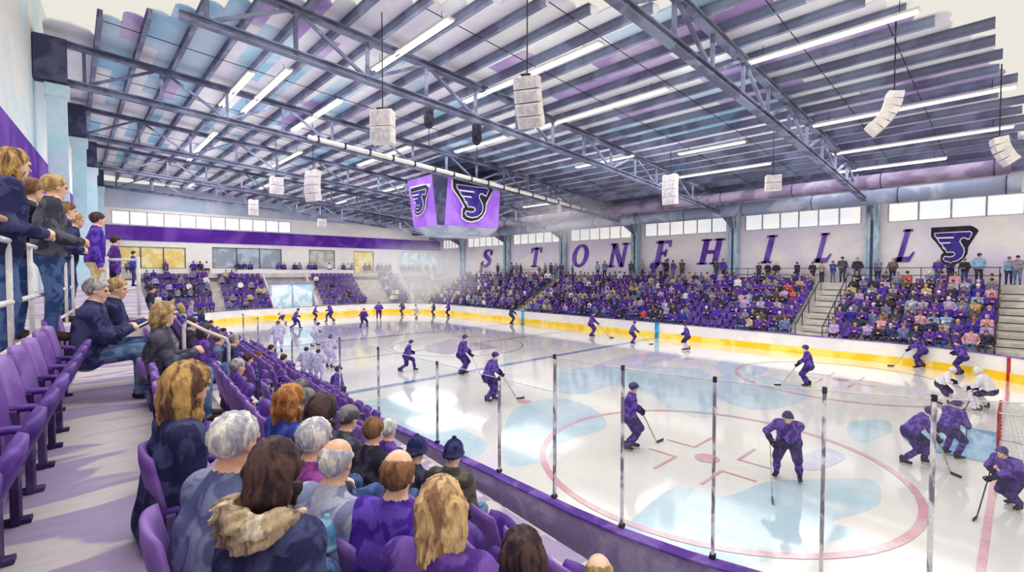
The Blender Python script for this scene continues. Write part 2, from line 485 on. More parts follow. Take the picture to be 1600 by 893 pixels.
# ---- hair, hats: a child mesh shaped in the head's own frame
def hair_mesh(style, J, h, mats, seed=0, length=.3, vol=1.0):
    c, R = J['head'], J['hd']
    q = lambda x, y, z: c + R @ V(x, y, z)
    loc = lambda X: (X - c) @ R
    P = []; k = .02
    strand = .0055 if h < .014 else 0
    if style in ('short', 'grey', 'crop'):
        P = [ell(q(-.018, 0, .036), V(.112, .09, .106) * vol, 0, R)]
        def cut(Y): return np.maximum(.75 * Y[..., 0] - .9 * Y[..., 2] - .012, -Y[..., 2] - .085 + .35 * np.maximum(Y[..., 0], 0))
    elif style == 'bald':
        P = [ell(q(-.018, 0, .02), V(.106, .088, .098), 0, R)]
        def cut(Y): return np.maximum(np.maximum(.75 * Y[..., 0] - .6 * Y[..., 2] - .0, -Y[..., 2] - .085), Y[..., 2] - .07 + .25 * Y[..., 0])
    elif style in ('long', 'bob'):
        P = [ell(q(-.018, 0, .034), V(.116, .097, .108) * vol, 0, R)]
        ln = length if style == 'long' else .17
        wd = .92 if style == 'long' else .62
        for y in (-.075 * wd, -.04 * wd, 0, .04 * wd, .075 * wd):
            w = .036 + .01 * math.cos(y * 12)
            P += [cone(q(-.07, y, .01), c + R @ V(-.08, y * 1.0, -.08) , .05 * vol, .04 * vol, 0, .03),
                  cone(c + R @ V(-.08, y * 1.0, -.08), c + R @ V(-.085, y * 1.05, 0) + V(0, 0, -ln + .03 * math.cos(y * 40 + seed)), .04 * vol, w * .62 * vol, 0, .03)]
        for y in (-1, 1):
            P += [cone(q(.0, y * .083, .01), c + R @ V(-.0, y * .084, -ln * .42), .024 * vol, .02 * vol, 0, .03), cone(c + R @ V(-.0, y * .084, -ln * .42), c + R @ V(-.02, y * .078, 0) + V(0, 0, -ln * .85), .024 * vol, .016, 0, .03)]
        def cut(Y): return np.where(Y[..., 2] > -.06, .8 * Y[..., 0] - .85 * Y[..., 2] - .018, Y[..., 0] - .05)
    elif style == 'beanie':
        P = [ell(q(-.008, 0, .05), V(.116, .098, .115), 0, R)]
        ring = [q(.113 * math.cos(a) - .008, .096 * math.sin(a), .008 - .018 * -math.cos(a)) for a in np.linspace(0, 2 * PI, 13)]
        P += [cone(ring[i], ring[i + 1], .017, .017, 1, .01) for i in range(12)]
        P += [ell(q(-.012, 0, .172), V(.026, .026, .022), 1, R, .008)]
        def cut(Y): return -Y[..., 2] - .012 + .18 * Y[..., 0]
    elif style == 'cap':
        P = [ell(q(-.012, 0, .045), V(.114, .094, .1), 0, R)]
        P += [cone(q(.085, y, .045), q(.165, y * .75, .03), .014, .008, 0, .015) for y in (-.055, -.02, .02, .055)]
        P += [cone(q(-.1, -.03, .0), q(-.1, .03, .0), .02, .02, 1, .02)]
        def cut(Y): return -Y[..., 2] - .0 - .02 * (Y[..., 0] < 0)
    elif style == 'helmet':
        P = [ell(q(-.006, 0, .04), V(.132, .108, .122), 0, R), cone(q(.0, -.1, .05), q(-.02, -.105, -.04), .02, .022, 0), cone(q(.0, .1, .05), q(-.02, .105, -.04), .02, .022, 0), cone(q(.118, -.06, .055), q(.118, .06, .055), .018, .018, 0, .02)]
        if h < .03: P += [ell(q(.1, 0, .01), V(.026, .085, .042), 1, R, .004)]
        def cut(Y): return np.maximum(.55 * Y[..., 0] - Y[..., 2] - .035, -Y[..., 2] - .075)
    elif style == 'mask':
        P = [ell(q(.0, 0, .03), V(.14, .115, .13), 0, R), ell(q(.06, 0, -.05), V(.08, .085, .09), 0, R)]
        P += [cone(q(.14, y, .05), q(.135, y, -.1), .008, .008, 1, .004) for y in (-.04, 0, .04)] + [cone(q(.125, -.07, z), q(.125, .07, z), .008, .008, 1, .004) for z in (.03, -.02, -.07)]
        cut = None
    def post(X, F):
        Y = loc(X)
        if strand and style in ('short', 'grey', 'crop', 'long', 'bob', 'bald'):
            a = np.arctan2(Y[..., 1], -Y[..., 0] - .02)
            F = F + strand * np.sin(a * 26 + 5 * np.sin(Y[..., 2] * 22 + seed)) + strand * .5 * np.sin(Y[..., 2] * 60 + a * 9 + seed)
        if cut is not None: F = np.maximum(F, cut(Y))
        return F
    nm = {'helmet': 'helmet', 'mask': 'mask', 'beanie': 'knit_hat', 'cap': 'cap'}.get(style, 'hair')
    me = sdf_mesh(nm, P, h, mats, post)
    return nm, me

def fur_mesh(J, h, mats, r=.042):
    c = J['neck']; P = []
    pts = [c + V(-.045 + .115 * math.cos(a), .155 * math.sin(a), .0 - .055 * math.cos(a) - (.03 if abs(a - PI) < .9 else 0)) for a in np.linspace(.6, 2 * PI - .6, 13)]
    for i in range(12): P.append(cone(pts[i], pts[i + 1], r, r, i % 3 == 1 and 1 or 0, .03))
    P += [ell(c + V(-.12, 0, -.05), V(.07, .15, .06), 0)]
    def post(X, F): return F + .012 * np.sin(X[..., 0] * 95 + 3 * np.sin(X[..., 1] * 40)) * np.sin(X[..., 1] * 88 + X[..., 2] * 30) + .008 * np.sin(X[..., 2] * 120 + X[..., 1] * 50)
    return sdf_mesh('fur_collar', P, h, mats, post)

def cloth(name, c, c2=None): return mat('cloth_' + name, c, c2 or tuple(min(255, v * 1.3 + 18) for v in c), sc=7.0, rough=.85, spec=.1, lo=.45, hi=.56, grain=.13)
def hairm(name, c, c2): return mat('hair_' + name, c, c2, sc=16, stretch=(1, 1, .22), rough=.6, spec=.25, lo=.4, hi=.6, grain=.2)

M_SKIN = mat('skin', (232, 178, 150), (243, 205, 182), sc=9, rough=.6, spec=.2, grain=.06)
M_EYE = mat('eye', (60, 45, 45), grain=0)
M_LIP = mat('lip', (196, 110, 100), grain=0)
M_SHOE = mat('shoe', (48, 36, 36), (80, 62, 58), sc=9)
HAIRS = dict(
    blonde=hairm('blonde', (140, 104, 82), (216, 182, 130)), lightbrown=hairm('light_brown', (98, 68, 54), (198, 156, 96)), brown=hairm('brown', (96, 66, 50), (142, 104, 76)),
    dark=hairm('dark', (48, 33, 40), (84, 60, 58)), white=hairm('white', (168, 166, 184), (236, 230, 220)), grey=hairm('grey', (120, 116, 124), (188, 182, 178)), sandy=hairm('sandy', (150, 120, 80), (196, 168, 118)), orange=hairm('orange', (150, 92, 48), (198, 142, 84)), black=hairm('black', (40, 34, 40), (72, 62, 70)))
# ------------------------------------------------------------------ palette
C_ICE = mat('ice_white', (246, 242, 231), (238, 236, 230), sc=.35, rough=.12, spec=.4, grain=.015, coat=1.42)
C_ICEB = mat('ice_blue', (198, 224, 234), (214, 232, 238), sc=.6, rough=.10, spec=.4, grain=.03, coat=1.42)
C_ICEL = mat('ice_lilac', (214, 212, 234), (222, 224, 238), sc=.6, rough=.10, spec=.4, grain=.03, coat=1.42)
C_RED = mat('ice_red', (232, 168, 178), (226, 190, 196), sc=1.2, rough=.15, spec=.6, coat=1.42)
C_BLUE = mat('ice_line_blue', (108, 140, 200), (140, 168, 214), sc=1.2, rough=.15, spec=.6, coat=1.42)
C_LOGO = mat('ice_logo_grey', (172, 164, 182), (196, 190, 202), sc=1.0, rough=.15, spec=.6, coat=1.42)
C_CREASE = mat('crease_blue', (120, 180, 222), (150, 200, 232), sc=1.2, rough=.12, spec=.7, coat=1.42)
C_BOARD = mat('board_white', (238, 234, 228), (226, 222, 224), sc=.5, rough=.5, grain=.03)
C_YEL = mat('kick_yellow', (246, 200, 40), (250, 222, 110), sc=.9, rough=.5, grain=.05)
C_CAP = mat('cap_purple', (92, 60, 148), (130, 100, 180), sc=1.4)
C_BACKB = mat('board_back', (150, 136, 176), (172, 160, 194), sc=1.6)
C_CYAN = mat('mark_cyan', (40, 140, 190), (90, 175, 214), sc=2)
C_MARKR = mat('mark_red', (150, 30, 44), (178, 60, 70), sc=3)
C_LAV = mat('wall_lavender', (230, 220, 238), (244, 237, 234), sc=.22, rough=.9, grain=.03, lo=.36, hi=.64)
C_CREAM = mat('wall_cream', (246, 242, 236), (236, 230, 236), sc=.25, rough=.9, grain=.03, lo=.45, hi=.7)
C_WALLB = mat('wall_pale_blue', (214, 232, 238), (240, 238, 234), sc=.3, rough=.9, grain=.03, lo=.4, hi=.6)
C_UPB = mat('upper_blue', (178, 194, 216), (200, 206, 224), sc=.3, rough=.9, grain=.03)
C_BAND = mat('band_purple', (92, 44, 158), (120, 74, 180), sc=.35, rough=.8, grain=.05)
C_PANE = mat('pane_daylight', (244, 242, 234), (232, 236, 238), sc=.5, rough=.4, emit=.62, grain=.02)
C_FRAMEW = mat('window_frame', (170, 166, 182), (200, 196, 206), sc=3)
C_DECK = mat('roof_deck', (232, 226, 240), (244, 244, 246), sc=.22, rough=.9, grain=.03, lo=.35, hi=.65)
C_DECKB = mat('roof_deck_blue', (160, 204, 232), (206, 226, 240), sc=.3, rough=.9, grain=.03)
C_DECKP = mat('roof_deck_purple', (182, 154, 212), (218, 200, 232), sc=.3, rough=.9, grain=.04)
C_JOIST = mat('joist_slate', (122, 124, 150), (150, 158, 184), sc=.5, rough=.8, grain=.06)
C_TRUSS = mat('truss_slate', (108, 110, 136), (142, 148, 174), sc=.9, rough=.7, grain=.08)
C_COL = mat('column_blue', (160, 190, 210), (200, 220, 230), sc=.8, rough=.7, grain=.06)
C_COLL = mat('column_pale', (186, 224, 234), (206, 226, 238), sc=.6, rough=.8, grain=.05)
C_DARK = mat('dark_slate', (70, 72, 100), (96, 98, 126), sc=1.2, grain=.08)
C_DUCT = mat('duct', (150, 160, 190), (190, 196, 216), sc=.5, rough=.5, grain=.05)
C_DUCTP = mat('duct_mauve', (118, 104, 134), (150, 138, 164), sc=.6, rough=.5, grain=.05)
C_TUBE = mat('light_tube', (250, 248, 240), (244, 242, 236), sc=2, emit=1.3, grain=0)
C_FIX = mat('light_housing', (226, 222, 216), (240, 236, 230), sc=2)
C_SPK = mat('speaker_white', (238, 232, 224), (222, 214, 216), sc=2.5, grain=.05)
C_GRIL = mat('speaker_grille', (190, 184, 194), (214, 208, 212), sc=6)
C_BLACK = mat('black_metal', (44, 42, 54), (70, 66, 80), sc=5)
C_STEEL = mat('stanchion_steel', (128, 122, 142), (238, 234, 240), sc=6, stretch=(1, 1, .5), rough=.4, spec=.4, grain=.15)
C_RAIL = mat('rail_white', (226, 222, 222), (206, 202, 210), sc=4)
C_RAILB = mat('rail_brown', (176, 130, 108), (200, 160, 138), sc=5)
C_CONC = mat('concrete_near', (206, 198, 200), (168, 152, 186), sc=1.1, stretch=(.55, 2.0, 1), rough=.9, lo=.47, hi=.52, grain=.05)
C_CONCF = mat('concrete_far', (196, 190, 184), (214, 208, 202), sc=1.0, rough=.9, grain=.06)
C_STEP = mat('stair_grey', (186, 180, 172), (208, 202, 194), sc=1.4, rough=.9, grain=.08)
C_SEATB = mat('seat_back', (122, 84, 168), (148, 112, 188), sc=2.5, rough=.5, spec=.25, grain=.06)
C_SEATP = mat('seat_pan', (74, 42, 128), (104, 68, 158), sc=3, rough=.5, spec=.25, grain=.08)
C_SEATD = mat('seat_frame', (60, 44, 92), (92, 78, 124), sc=5, rough=.6)
C_SEATF = mat('seat_far', (84, 58, 138), (112, 86, 164), sc=2, rough=.7, grain=.1)
C_SCR = mat('screen_purple', (150, 96, 208), (166, 120, 220), sc=.6, rough=.5, emit=.35, grain=.04)
C_INDIGO = mat('logo_indigo', (58, 40, 130), (74, 58, 150), sc=1.5, rough=.6)
C_INK = mat('logo_black', (44, 38, 50), (60, 54, 66), sc=2, rough=.6)
C_LWHITE = mat('logo_white', (240, 238, 240), (232, 230, 236), sc=2, rough=.6, grain=.02)
C_LETTER = mat('letter_purple', (98, 58, 164), (132, 98, 188), sc=.5, rough=.7, grain=.05)
C_NET = mat('net_white', (226, 224, 222), (206, 204, 206), sc=4)
C_GLASS = glass_mat('rink_glass')

# ------------------------------------------------------------------ dimensions
X0, X1, Y0, Y1, RC = 6.2, 33.8, -3.4, 56.0, 8.5          # rink
WX, WY, BAY, TY0 = 42.3, 62.0, 9.68, 7.4                # long wall, end wall, truss spacing
SK = 0.078                                              # the near stand runs slightly askew
XC = (X0 + X1) / 2
GL = 0.4                                                # goal line
def zb(X): return 12.9 - .05 * X - .0006 * X * X        # bottom chord
def zt(X): return zb(X) + 1.55 - .006 * X               # top chord
def LW(Y): return -3.0 + SK * Y                         # left wall

def rink_path(off=0.0, n=14):
    r = RC + off; P = []
    for (cx, cy, a0) in ((X0 + RC, Y0 + RC, PI), (X1 - RC, Y0 + RC, 1.5 * PI), (X1 - RC, Y1 - RC, 0), (X0 + RC, Y1 - RC, .5 * PI)):
        for i in range(n + 1):
            a = a0 + (PI / 2) * i / n
            P.append((cx + r * math.cos(a), cy + r * math.sin(a)))
    return P

# ------------------------------------------------------------------ floor and ice
mb = MB(); mb.box((20, 28, -.25), (52, 76, .3))
mb.build('floor', C_CONCF, kind='structure')

ice = MB()
ice.flat(rink_path(), 0.0, 0)
CIR = (12.9, 5.9); CIR2 = (2 * XC - 12.9, 5.9)
def clipx(Y):                                            # board X at a given Y (rounded corner)
    dy = Y0 + RC - Y
    if Y > Y1 - RC: dy = Y - (Y1 - RC)
    e = RC - math.sqrt(max(RC * RC - max(dy, 0) ** 2, 0))
    return X0 + e, X1 - e
def xline(Y, w, mi, z=.009):
    a, b = clipx(Y); ice.flat([(a, Y - w / 2), (b, Y - w / 2), (b, Y + w / 2), (a, Y + w / 2)], z, mi)
# pale washes of tinted ice
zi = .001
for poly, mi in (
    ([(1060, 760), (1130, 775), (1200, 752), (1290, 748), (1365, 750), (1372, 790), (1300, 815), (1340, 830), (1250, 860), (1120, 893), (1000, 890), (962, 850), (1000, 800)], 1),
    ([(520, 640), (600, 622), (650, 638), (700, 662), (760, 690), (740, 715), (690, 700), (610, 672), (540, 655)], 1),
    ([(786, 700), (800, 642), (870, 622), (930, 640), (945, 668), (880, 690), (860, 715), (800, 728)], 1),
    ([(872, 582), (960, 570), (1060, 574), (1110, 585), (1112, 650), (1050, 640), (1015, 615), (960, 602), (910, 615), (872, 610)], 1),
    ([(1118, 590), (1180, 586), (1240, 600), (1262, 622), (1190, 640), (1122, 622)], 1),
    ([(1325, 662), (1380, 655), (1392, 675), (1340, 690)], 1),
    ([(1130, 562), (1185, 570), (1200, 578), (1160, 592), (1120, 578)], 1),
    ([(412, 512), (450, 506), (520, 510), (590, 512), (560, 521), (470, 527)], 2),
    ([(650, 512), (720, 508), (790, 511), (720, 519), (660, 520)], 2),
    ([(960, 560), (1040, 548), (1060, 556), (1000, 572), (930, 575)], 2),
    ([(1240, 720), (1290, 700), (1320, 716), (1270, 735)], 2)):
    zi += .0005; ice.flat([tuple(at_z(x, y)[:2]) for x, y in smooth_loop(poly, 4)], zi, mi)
xline(19.6, .42, 4); xline(34.8, .42, 4); xline(27.1, .30, 3); xline(GL, .12, 3); xline(Y1 - 3.9, .06, 3)
for c in (CIR, CIR2):
    ice.ring(c, 4.48, 4.66, .010, mi=3)
    ice.ring(c, 0, .33, .011, mi=3, n=24)
    for sx in (-1, 1):
        for sy in (-1, 1):                               # the L-shaped marks beside the spot
            ice.flat([(c[0] + sx * .5, c[1] + sy * .6), (c[0] + sx * 1.7, c[1] + sy * .6), (c[0] + sx * 1.7, c[1] + sy * .68), (c[0] + sx * .5, c[1] + sy * .68)][::sx * sy], .011, 3)
            ice.flat([(c[0] + sx * .5, c[1] + sy * .6), (c[0] + sx * .58, c[1] + sy * .6), (c[0] + sx * .58, c[1] + sy * 1.5), (c[0] + sx * .5, c[1] + sy * 1.5)][::sx * sy], .012, 3)
ice.ring((XC, 27.1), 4.50, 4.60, .010, mi=5)
for yy in (13.5, 41):
    for xx in (13.2, 26.8): ice.ring((xx, yy), 0, .3, .004, n=20, mi=3)
for c in ((12.9, 46), (27, 46)): ice.ring(c, 4.52, 4.60, .004, mi=3)
# grey emblem smudge at centre ice: two pooled shapes
for poly in ([(662, 545), (672, 538), (690, 533), (704, 529), (716, 533), (712, 548), (704, 553), (680, 551)], [(728, 545), (742, 535), (770, 540), (776, 543), (750, 546), (732, 548)]):
    ice.flat([tuple(at_z(x, y)[:2]) for x, y in smooth_loop(poly, 4)], .011, 5)
ice.flat([(XC - 1.85, GL), (XC - 1.85, GL + 1.3)] + [(XC + 2.0 * math.cos(a), GL + 1.3 + .9 * math.sin(a)) for a in np.linspace(PI, 0, 14)] + [(XC + 1.85, GL + 1.3), (XC + 1.85, GL)], .0085, 6)
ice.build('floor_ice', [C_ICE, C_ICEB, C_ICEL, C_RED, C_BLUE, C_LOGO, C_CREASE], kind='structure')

# ------------------------------------------------------------------ boards
BZ = 1.2
bd = thing('dasher_boards', 'white rink boards with yellow kick strip and purple cap rail around the ice', 'rink boards')
def wallstrip(m, off0, off1, z0, z1, mi=0, n=14):
    A, B = rink_path(off0, n), rink_path(off1, n); k = len(A)
    vs = [(p[0], p[1], z0) for p in A] + [(p[0], p[1], z1) for p in A] + [(p[0], p[1], z0) for p in B] + [(p[0], p[1], z1) for p in B]
    fs = []
    for i in range(k):
        j = (i + 1) % k
        fs += [(j, i, k + i, k + j), (2 * k + i, 2 * k + j, 3 * k + j, 3 * k + i), (k + i, 3 * k + i, 3 * k + j, k + j), (i, j, 2 * k + j, 2 * k + i)]
    m.add(vs, fs, mi)
m = MB(); wallstrip(m, .02, .12, .0, BZ - .04); m.build('facing', C_BOARD, bd)
m = MB(); wallstrip(m, .0, .02, .0, .42); m.build('kickplate', C_YEL, bd)
m = MB(); wallstrip(m, -.02, .2, BZ - .04, BZ); m.build('cap_rail', C_CAP, bd, bevel=.01)
m = MB(); wallstrip(m, .12, .16, .0, BZ - .04); m.build('back_panel', C_BACKB, bd)
for Y, mt, w in ((19.6, C_CYAN, .34), (34.8, C_CYAN, .34), (GL, C_MARKR, .14)):
    m = MB(); xx = clipx(Y)[1]
    m.box((xx - .01, Y, BZ / 2), (.05, w, BZ - .06)); m.build('line_mark', mt, bd)

# ------------------------------------------------------------------ glass and stanchions on the near side
def bpath(u):
    """point on the near boards: straight along x = X0, then round the near corner; u = arc length from (X0, Y0 + RC), positive towards the camera's right"""
    if u < 0: return np.array([X0, Y0 + RC - u]), np.array([0, -1.0])
    a = PI + u / RC
    if a < 1.5 * PI: return np.array([X0 + RC + RC * math.cos(a), Y0 + RC + RC * math.sin(a)]), np.array([-math.sin(a), math.cos(a)])
    return np.array([X0 + RC + (u - RC * PI / 2), Y0]), np.array([1.0, 0])
def u_for(x):
    best = None
    for i in range(4200):
        u = -42 + i * .0125
        p, _ = bpath(u); q = proj((p[0] + 0, p[1], 2.2))
        if best is None or abs(q[0] - x) < best[0]: best = (abs(q[0] - x), u)
    return best[1]
SX = [380, 403, 456, 531, 591, 683, 780, 866, 972, 1115, 1285, 1455, 1640]
SU = [u_for(x) for x in SX]
NAMES = {0: 'first glass post up the far straight', 12: 'glass post past the goal net'}
for i, u in enumerate(SU):
    p, t = bpath(u); n = np.array([t[1], -t[0]]); p = p - n * 0.0
    top = 3.75 if SX[i] >= 860 else 3.12
    s = thing('glass_stanchion', 'steel glass post on the near boards, %s from the far end' % ordn(i + 1), 'glass post', (p[0], p[1], BZ), math.atan2(t[1], t[0]), 'steel posts between the glass panes')
    m = MB(); m.box((0, 0, (top - BZ) / 2), (.042, .042, top - BZ)); m.build('post', C_STEEL, s, bevel=.006)
    m = MB(); m.box((0, .026, (top - BZ) / 2), (.03, .012, top - BZ - .1)); m.build('gasket', C_BLACK, s)
    m = MB(); m.box((0, 0, .03), (.08, .09, .06)); m.build('base_bracket', C_BLACK, s, bevel=.006)
    m = MB(); m.box((0, 0, top - BZ - .04), (.05, .05, .08)); m.build('top_clip', C_BLACK, s, bevel=.006)
for i in range(len(SU) - 1):
    us = np.linspace(SU[i], SU[i + 1], 7 if SX[i] >= 780 else 2)
    top = 3.7 if SX[i + 1] > 866 else 3.08
    m = MB(); P = [bpath(u)[0] for u in us]; T_ = [bpath(u)[1] for u in us]; k = len(P)
    vs = []
    for q, t in zip(P, T_):
        nn = np.array([t[1], -t[0]]) * .006
        for s_, z in ((-1, BZ + .02), (-1, top), (1, top), (1, BZ + .02)): vs.append((q[0] + nn[0] * s_, q[1] + nn[1] * s_, z))
    fs = []
    for j in range(k - 1):
        a, b = 4 * j, 4 * j + 4
        for e in range(4): fs.append((a + e, a + (e + 1) % 4, b + (e + 1) % 4, b + e))
    fs += [(3, 2, 1, 0), (4 * k - 4, 4 * k - 3, 4 * k - 2, 4 * k - 1)]
    m.add(vs, fs)
    g = m.build('rink_glass', C_GLASS, None, label='clear rink glass pane right of the %s steel post from far end' % ordn(i + 1), cat='glass', group='clear panes above the near boards')
    m = MB(); m.tube([(q[0], q[1], top + .006) for q in P], .007, 6); m.build('edge', C_RAIL, g)

# ------------------------------------------------------------------ walls
def slab(m, a, b, t, z0, z1, mi=0):
    """upright slab between plan points a, b; thickness t to the right of a->b"""
    a = np.array(a, float); b = np.array(b, float); d = (b - a) / np.linalg.norm(b - a); n = np.array([d[1], -d[0]]) * t
    q = [a, b, b + n, a + n]
    m.hexa([(p[0], p[1], z0) for p in q], [(p[0], p[1], z1) for p in q], mi)
ccols = [TY0 + BAY * k for k in range(6)]
WZ0, WZ1 = 8.66, 10.0
def wall_with_openings(name, O, ux, L, H, holes, mats_fn, t=.3, z0=0.0):
    """one wall mesh with rectangular openings (a, b, za, zb) along ux; front face on the left of ux"""
    xs = sorted(set([0, L] + [v for h in holes for v in h[:2]])); zs = sorted(set([z0, H] + [v for h in holes for v in h[2:4]] + mats_fn['z']))
    m = MB(); ux = np.array([ux[0], ux[1], 0.0]); n = np.array([ux[1], -ux[0], 0]); O = np.array([O[0], O[1], 0.0])
    for i in range(len(xs) - 1):
        for k in range(len(zs) - 1):
            cx, cz = (xs[i] + xs[i + 1]) / 2, (zs[k] + zs[k + 1]) / 2
            if any(h[0] < cx < h[1] and h[2] < cz < h[3] for h in holes): continue
            q = [O + ux * xs[i], O + ux * xs[i + 1], O + ux * xs[i + 1] + n * t, O + ux * xs[i] + n * t]
            m.hexa([p + V(0, 0, zs[k]) for p in q], [p + V(0, 0, zs[k + 1]) for p in q], mats_fn['f'](cx, cz))
    return m.build(name, mats_fn['m'], kind='structure')
# long wall on the right, with a clerestory strip in every bay
holes = []; 
ys = [-4.0] + ccols + [WY]
for k in range(len(ys) - 1):
    a, b = ys[k] + .75, ys[k + 1] - .75
    if b - a > 1.5: holes.append((a + 4, b + 4, WZ0, WZ1))
wall_with_openings('wall_right', (WX, -4), (0, 1), WY + 4, 12.6, holes, dict(z=[6.0], f=lambda x, z: 0 if z > 6 else 0, m=[C_LAV]))
wn = 0
def window(O, ux, w, z0, z1, nb, pane, frame=C_FRAMEW, depth=.12, parts=True):
    global wn; wn += 1
    ux = np.array([ux[0], ux[1], 0.0]); n = np.array([ux[1], -ux[0], 0]); O = np.array([O[0], O[1], 0.0])
    e = bpy.data.objects.new('window_%d' % wn, None); link(e, kind='structure')
    m = MB()
    for z in (z0 + .03, z1 - .03): m.bar(O + n * .08 + V(0, 0, z), O + ux * w + n * .08 + V(0, 0, z), .1, .06)
    for i in range(nb + 1):
        p = O + ux * (.03 + (w - .06) * i / nb) + n * .08
        m.bar(p + V(0, 0, z0), p + V(0, 0, z1), .05 if 0 < i < nb else .07, .1, up=ux)
    m.build('window_frame', frame, e)
    m = MB(); q = [O + n * .14, O + ux * w + n * .14, O + ux * w + n * .17, O + n * .17]
    m.hexa([p + V(0, 0, z0) for p in q], [p + V(0, 0, z1) for p in q]); m.build('window_pane', pane, e)
    return e
for h in holes: window((WX, h[0] - 4), (0, 1), h[1] - h[0], WZ0, WZ1, 6, C_PANE)

# end wall with its openings
EX0 = LW(WY)
def ex(x, y): p = at_y(x, y, WY); return p[0], p[2]
EW = []      # (a, b, za, zb, bars, pane)
C_YELW = mat('room_yellow', (222, 196, 120), (236, 222, 170), sc=.8, emit=.22, rough=.8)
C_GREYW = mat('room_grey', (150, 158, 170), (182, 196, 208), sc=.8, emit=.10, rough=.6)
C_TEALW = mat('room_teal', (168, 206, 220), (222, 232, 234), sc=.8, emit=.25, rough=.6)
C_STONE = mat('room_stone', (176, 172, 164), (206, 204, 198), sc=.9, emit=.12, rough=.7)
for (x0, y0, x1, y1, nb, pm) in ((182, 387, 290, 419, 3, C_YELW), (332, 389, 440, 419, 3, C_GREYW), (483, 391, 523, 419, 1, C_STONE), (553, 393, 584, 430, 1, C_YELW), (622, 395, 690, 419, 4, C_TEALW)):
    a, za = ex(x0, y1); b, zb_ = ex(x1, y0); a = max(a, EX0 + .2); b = min(b, WX - .3)
    EW.append((a - EX0, b - EX0, za, zb_, nb, pm))
ca, cz0 = ex(156, 349); cb, cz1 = ex(430, 332)
CLZ0, CLZ1 = 9.95, 11.35
EWc = (3.1 - EX0, 20.2 - EX0, CLZ0, CLZ1)
wall_with_openings('wall_end', (WX, WY), (-1, 0), WX - EX0, 14.2, [((WX - EX0) - h[1], (WX - EX0) - h[0], h[2], h[3]) for h in EW + [EWc + (0, 0)]],
                   dict(z=[8.35, CLZ1 + .25], f=lambda x, z: 1 if z > CLZ1 + .25 else 0, m=[C_CREAM, C_UPB]))
for h in EW: window((EX0 + h[1], WY), (-1, 0), h[1] - h[0], h[2], h[3], h[4], h[5], C_DARK if h[5] is not C_TEALW else C_FRAMEW)
window((EX0 + EWc[1], WY), (-1, 0), EWc[1] - EWc[0], CLZ0, CLZ1, 12, C_PANE)
m = MB(); m.box(((EX0 + WX) / 2, WY - .04, 9.13), (WX - EX0 - .1, .06, 1.5)); m.build('trim_1', C_BAND, kind='structure')
# left wall behind the concourse, pale, with the purple band
m = MB(); a, b = 10.0, WY
slab(m, (LW(b), b), (LW(a), a), .3, 0.0, 17.0)
m.build('wall_left', C_WALLB, kind='structure')
m = MB(); slab(m, (LW(b - .2) + .06, b - .2), (LW(a + .2) + .06, a + .2), .06, 8.45, 9.95); m.build('trim_2', C_BAND, kind='structure')
# ------------------------------------------------------------------ roof
def edge_y(x):
    """the roof is only built as far as the photo shows it; its near edge runs along this picture curve"""
    k = [(-200, 70), (60, 62), (110, 36), (250, 18), (420, -6), (900, -6), (950, 14), (1080, 0), (1180, -12), (1330, -6), (1420, 12), (1500, 30), (1540, 52), (1566, 110), (1585, 160), (1596, 215), (1650, 300), (1700, 420)]
    for (a, p), (b, q) in zip(k, k[1:]):
        if a <= x <= b: return p + (q - p) * (x - a) / (b - a)
    return 500
def near_end(X, z, jit=0.0):
    Y = WY - 1.0
    while Y > -6:
        x, y, d = proj((X, Y, z))
        if d < .6 or y < edge_y(x): break
        Y -= .05
    return max(Y, -6) + jit
JX = []
x = 1.0
while x < 41.8: JX.append(x); x += 1.31
JH = .34
ROOF = lambda X: zt(X) + .1 + JH                        # underside of the deck
# deck: one continuous sheet of strips, each strip ending where it ends
m = MB()
DX = [-2.2] + [v for v in JX] + [WX + .3]
for i in range(len(DX) - 1):
    for s in range(2):
        xa = DX[i] + (DX[i + 1] - DX[i]) * s / 2; xb = DX[i] + (DX[i + 1] - DX[i]) * (s + 1) / 2
        ye = near_end((xa + xb) / 2, ROOF((xa + xb) / 2), RND.uniform(-.2, .5) * (1.0 if xb > 6 else .3))
        za, zb2 = ROOF(xa), ROOF(xb)
        mi = 0
        Ycuts = [ye, ye + RND.uniform(.4, .9)]; Yq = ye
        segs = []
        while Yq < WY:
            ln = RND.uniform(2.2, 7.0); segs.append((Yq, min(Yq + ln, WY))); Yq += ln
        for j, (a, b) in enumerate(segs):
            r = RND.random(); Xm = (xa + xb) / 2
            if Xm > 18 and a < 7: mi = 2 if r < .45 else 0
            elif a > 30: mi = 0 if r < .8 else 1
            elif Xm < 8: mi = 1 if r < .5 else (2 if r < .72 else 0)
            else: mi = 1 if r < .2 else (2 if r < .34 else 0)
            if j == 0:      # rounded sheet end
                xm = (xa + xb) / 2; w = xb - xa
                P = [(xa, a + w * .4), (xa + w * .15, a + w * .12), (xm, a), (xb - w * .15, a + w * .12), (xb, a + w * .4), (xb, b), (xa, b)]
            else: P = [(xa, a), (xb, a), (xb, b), (xa, b)]
            zz = lambda X: za + (zb2 - za) * (X - xa) / (xb - xa)
            k = len(P)
            m.add([(p[0], p[1], zz(p[0])) for p in P] + [(p[0], p[1], zz(p[0]) + .08) for p in P], [tuple(reversed(range(k))), tuple(range(k, 2 * k))] + [(q, (q + 1) % k, k + (q + 1) % k, k + q) for q in range(k)], mi)
m.build('ceiling', [C_DECK, C_DECKB, C_DECKP], kind='structure')
